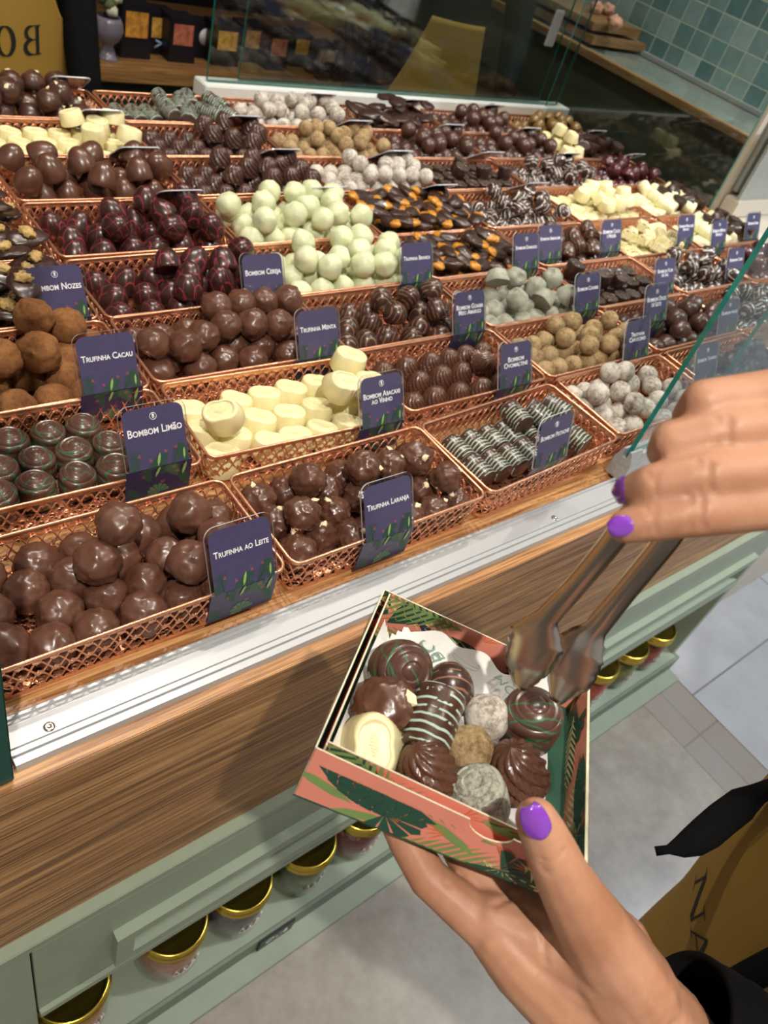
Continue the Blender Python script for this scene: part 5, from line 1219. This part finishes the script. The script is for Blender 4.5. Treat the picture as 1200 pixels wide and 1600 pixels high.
for k in range(7):
    bm = bmesh.new(); bmesh.ops.create_icosphere(bm, subdivisions=2, radius=.02)
    for v in bm.verts: v.co *= 1 + .5 * noise.noise(v.co * 80 + Vector((k, 0, 0)))
    o = obj('flower_head' if k % 2 else 'leaf_cluster', bm, plain('flower_white_%d' % k, '#c9c2ae' if k % 2 else '#56613a', .7), vs_); o.location = (rr.uniform(-.035, .035), rr.uniform(-.02, .02), .155 + rr.uniform(0, .05))
# small bars on the back counter seen through the rear glass
bars = plain('foil_chocolate_bar', '#3a2c26', .25, coat=.3, nscale=50, var=.3)
for i in range(7):
    for j in range(2):
        p = at_y(500 + 22 * i, 128, 1.80); o = bx('chocolate_bar', (p.x - .022, 1.778 + .055 * j, -.1998), (p.x + .018, 1.812 + .055 * j, -.178 + .016 * j), bars, bev=.002)
        tag(o, 'small dark foil chocolate bar, %s from left in the %s row on the back counter' % (ORD[i], ['front', 'rear'][j]), 'chocolate bar', 'small chocolate bars on the back counter')

def assistant(name_lab, x, y, face, apx, aph, mirror_text=None, rx=.13, ry=.19, col=None):
    face = Vector(face).normalized(); sd = face.cross(Vector((0, 0, 1))); hd = Vector((x, y, .68)) + face * .02; nk = Vector((x, y, .55)); pel = Vector((x, y, .02)); shA = Vector((x, y, .46)) + sd * .17; shB = Vector((x, y, .46)) - sd * .17
    hA = Vector((x, y, -.12)) + sd * .25 + face * .10; hB = Vector((x, y, -.12)) - sd * .25 + face * .10; eA = (shA + hA) / 2 + sd * .04 - face * .05; eB = (shB + hB) / 2 - sd * .04 - face * .05
    hands = []
    for h, s_ in ((hA, 1), (hB, -1)):
        d = Vector((0, 0, -1)); f_ = face
        hands += [[(h, .025), (h + d * .05, .028), (h + d * .085, .024)]] + [[(h + d * .08 + f_ * o_, .011), (h + d * (.12 + l_) + f_ * (o_ + .01), .0085), (h + d * (.15 + l_) + f_ * (o_ + .022) - sd * s_ * .01, .0075)] for o_, l_ in ((-.027, 0), (-.009, .01), (.009, .012), (.027, .005))] + [[(h + d * .03 + f_ * .02, .013), (h + d * .075 + f_ * .045, .0095), (h + d * .10 + f_ * .05, .008)]]
    ch = body_chains(hd, nk, shA, shB, pel, Vector((x, y, -.42)) + sd * .09, Vector((x, y, -.42)) - sd * .09, Vector((x, y, -.895)) + sd * .09, Vector((x, y, -.895)) - sd * .09, face, [[(shA, .05), (eA, .04), (hA, .026)], [(shB, .05), (eB, .04), (hB, .026)]])
    p = thing('person', name_lab, 'person'); join_meshes('body', [blob(ch + hands, .007, 3, 1)], SK, p)
    garment(ch[5:9] + ch[11:13], .013, 'shirt', p, .011); garment([ch[9], ch[10]], .012, 'trousers', p, .011); hair(hd, tuple(face), p)
    a = apron(p, Vector((x, y, 0)) , face, rx, ry, -.60, aph, half=1.2, flare=.06); return p, a
pA, aA = assistant('shop assistant in mustard apron standing behind the back left of the display', .135, 1.50, (0, -1, 0), 0, .34, rx=.145, ry=.235)
bpy.context.view_layer.update()
q = at_y(72, 92, 1.36)
letters('BO', .052, aA, lambda u, v: on_apron(aA, (q.x - u, .9, q.z + v), (0, 1, 0), .0012), gap=1.25)
pB, aB = assistant('shop assistant in mustard apron seen through the rear glass', 1.42, 1.52, (-.25, -1, 0), 0, .10, rx=.14, ry=.19)
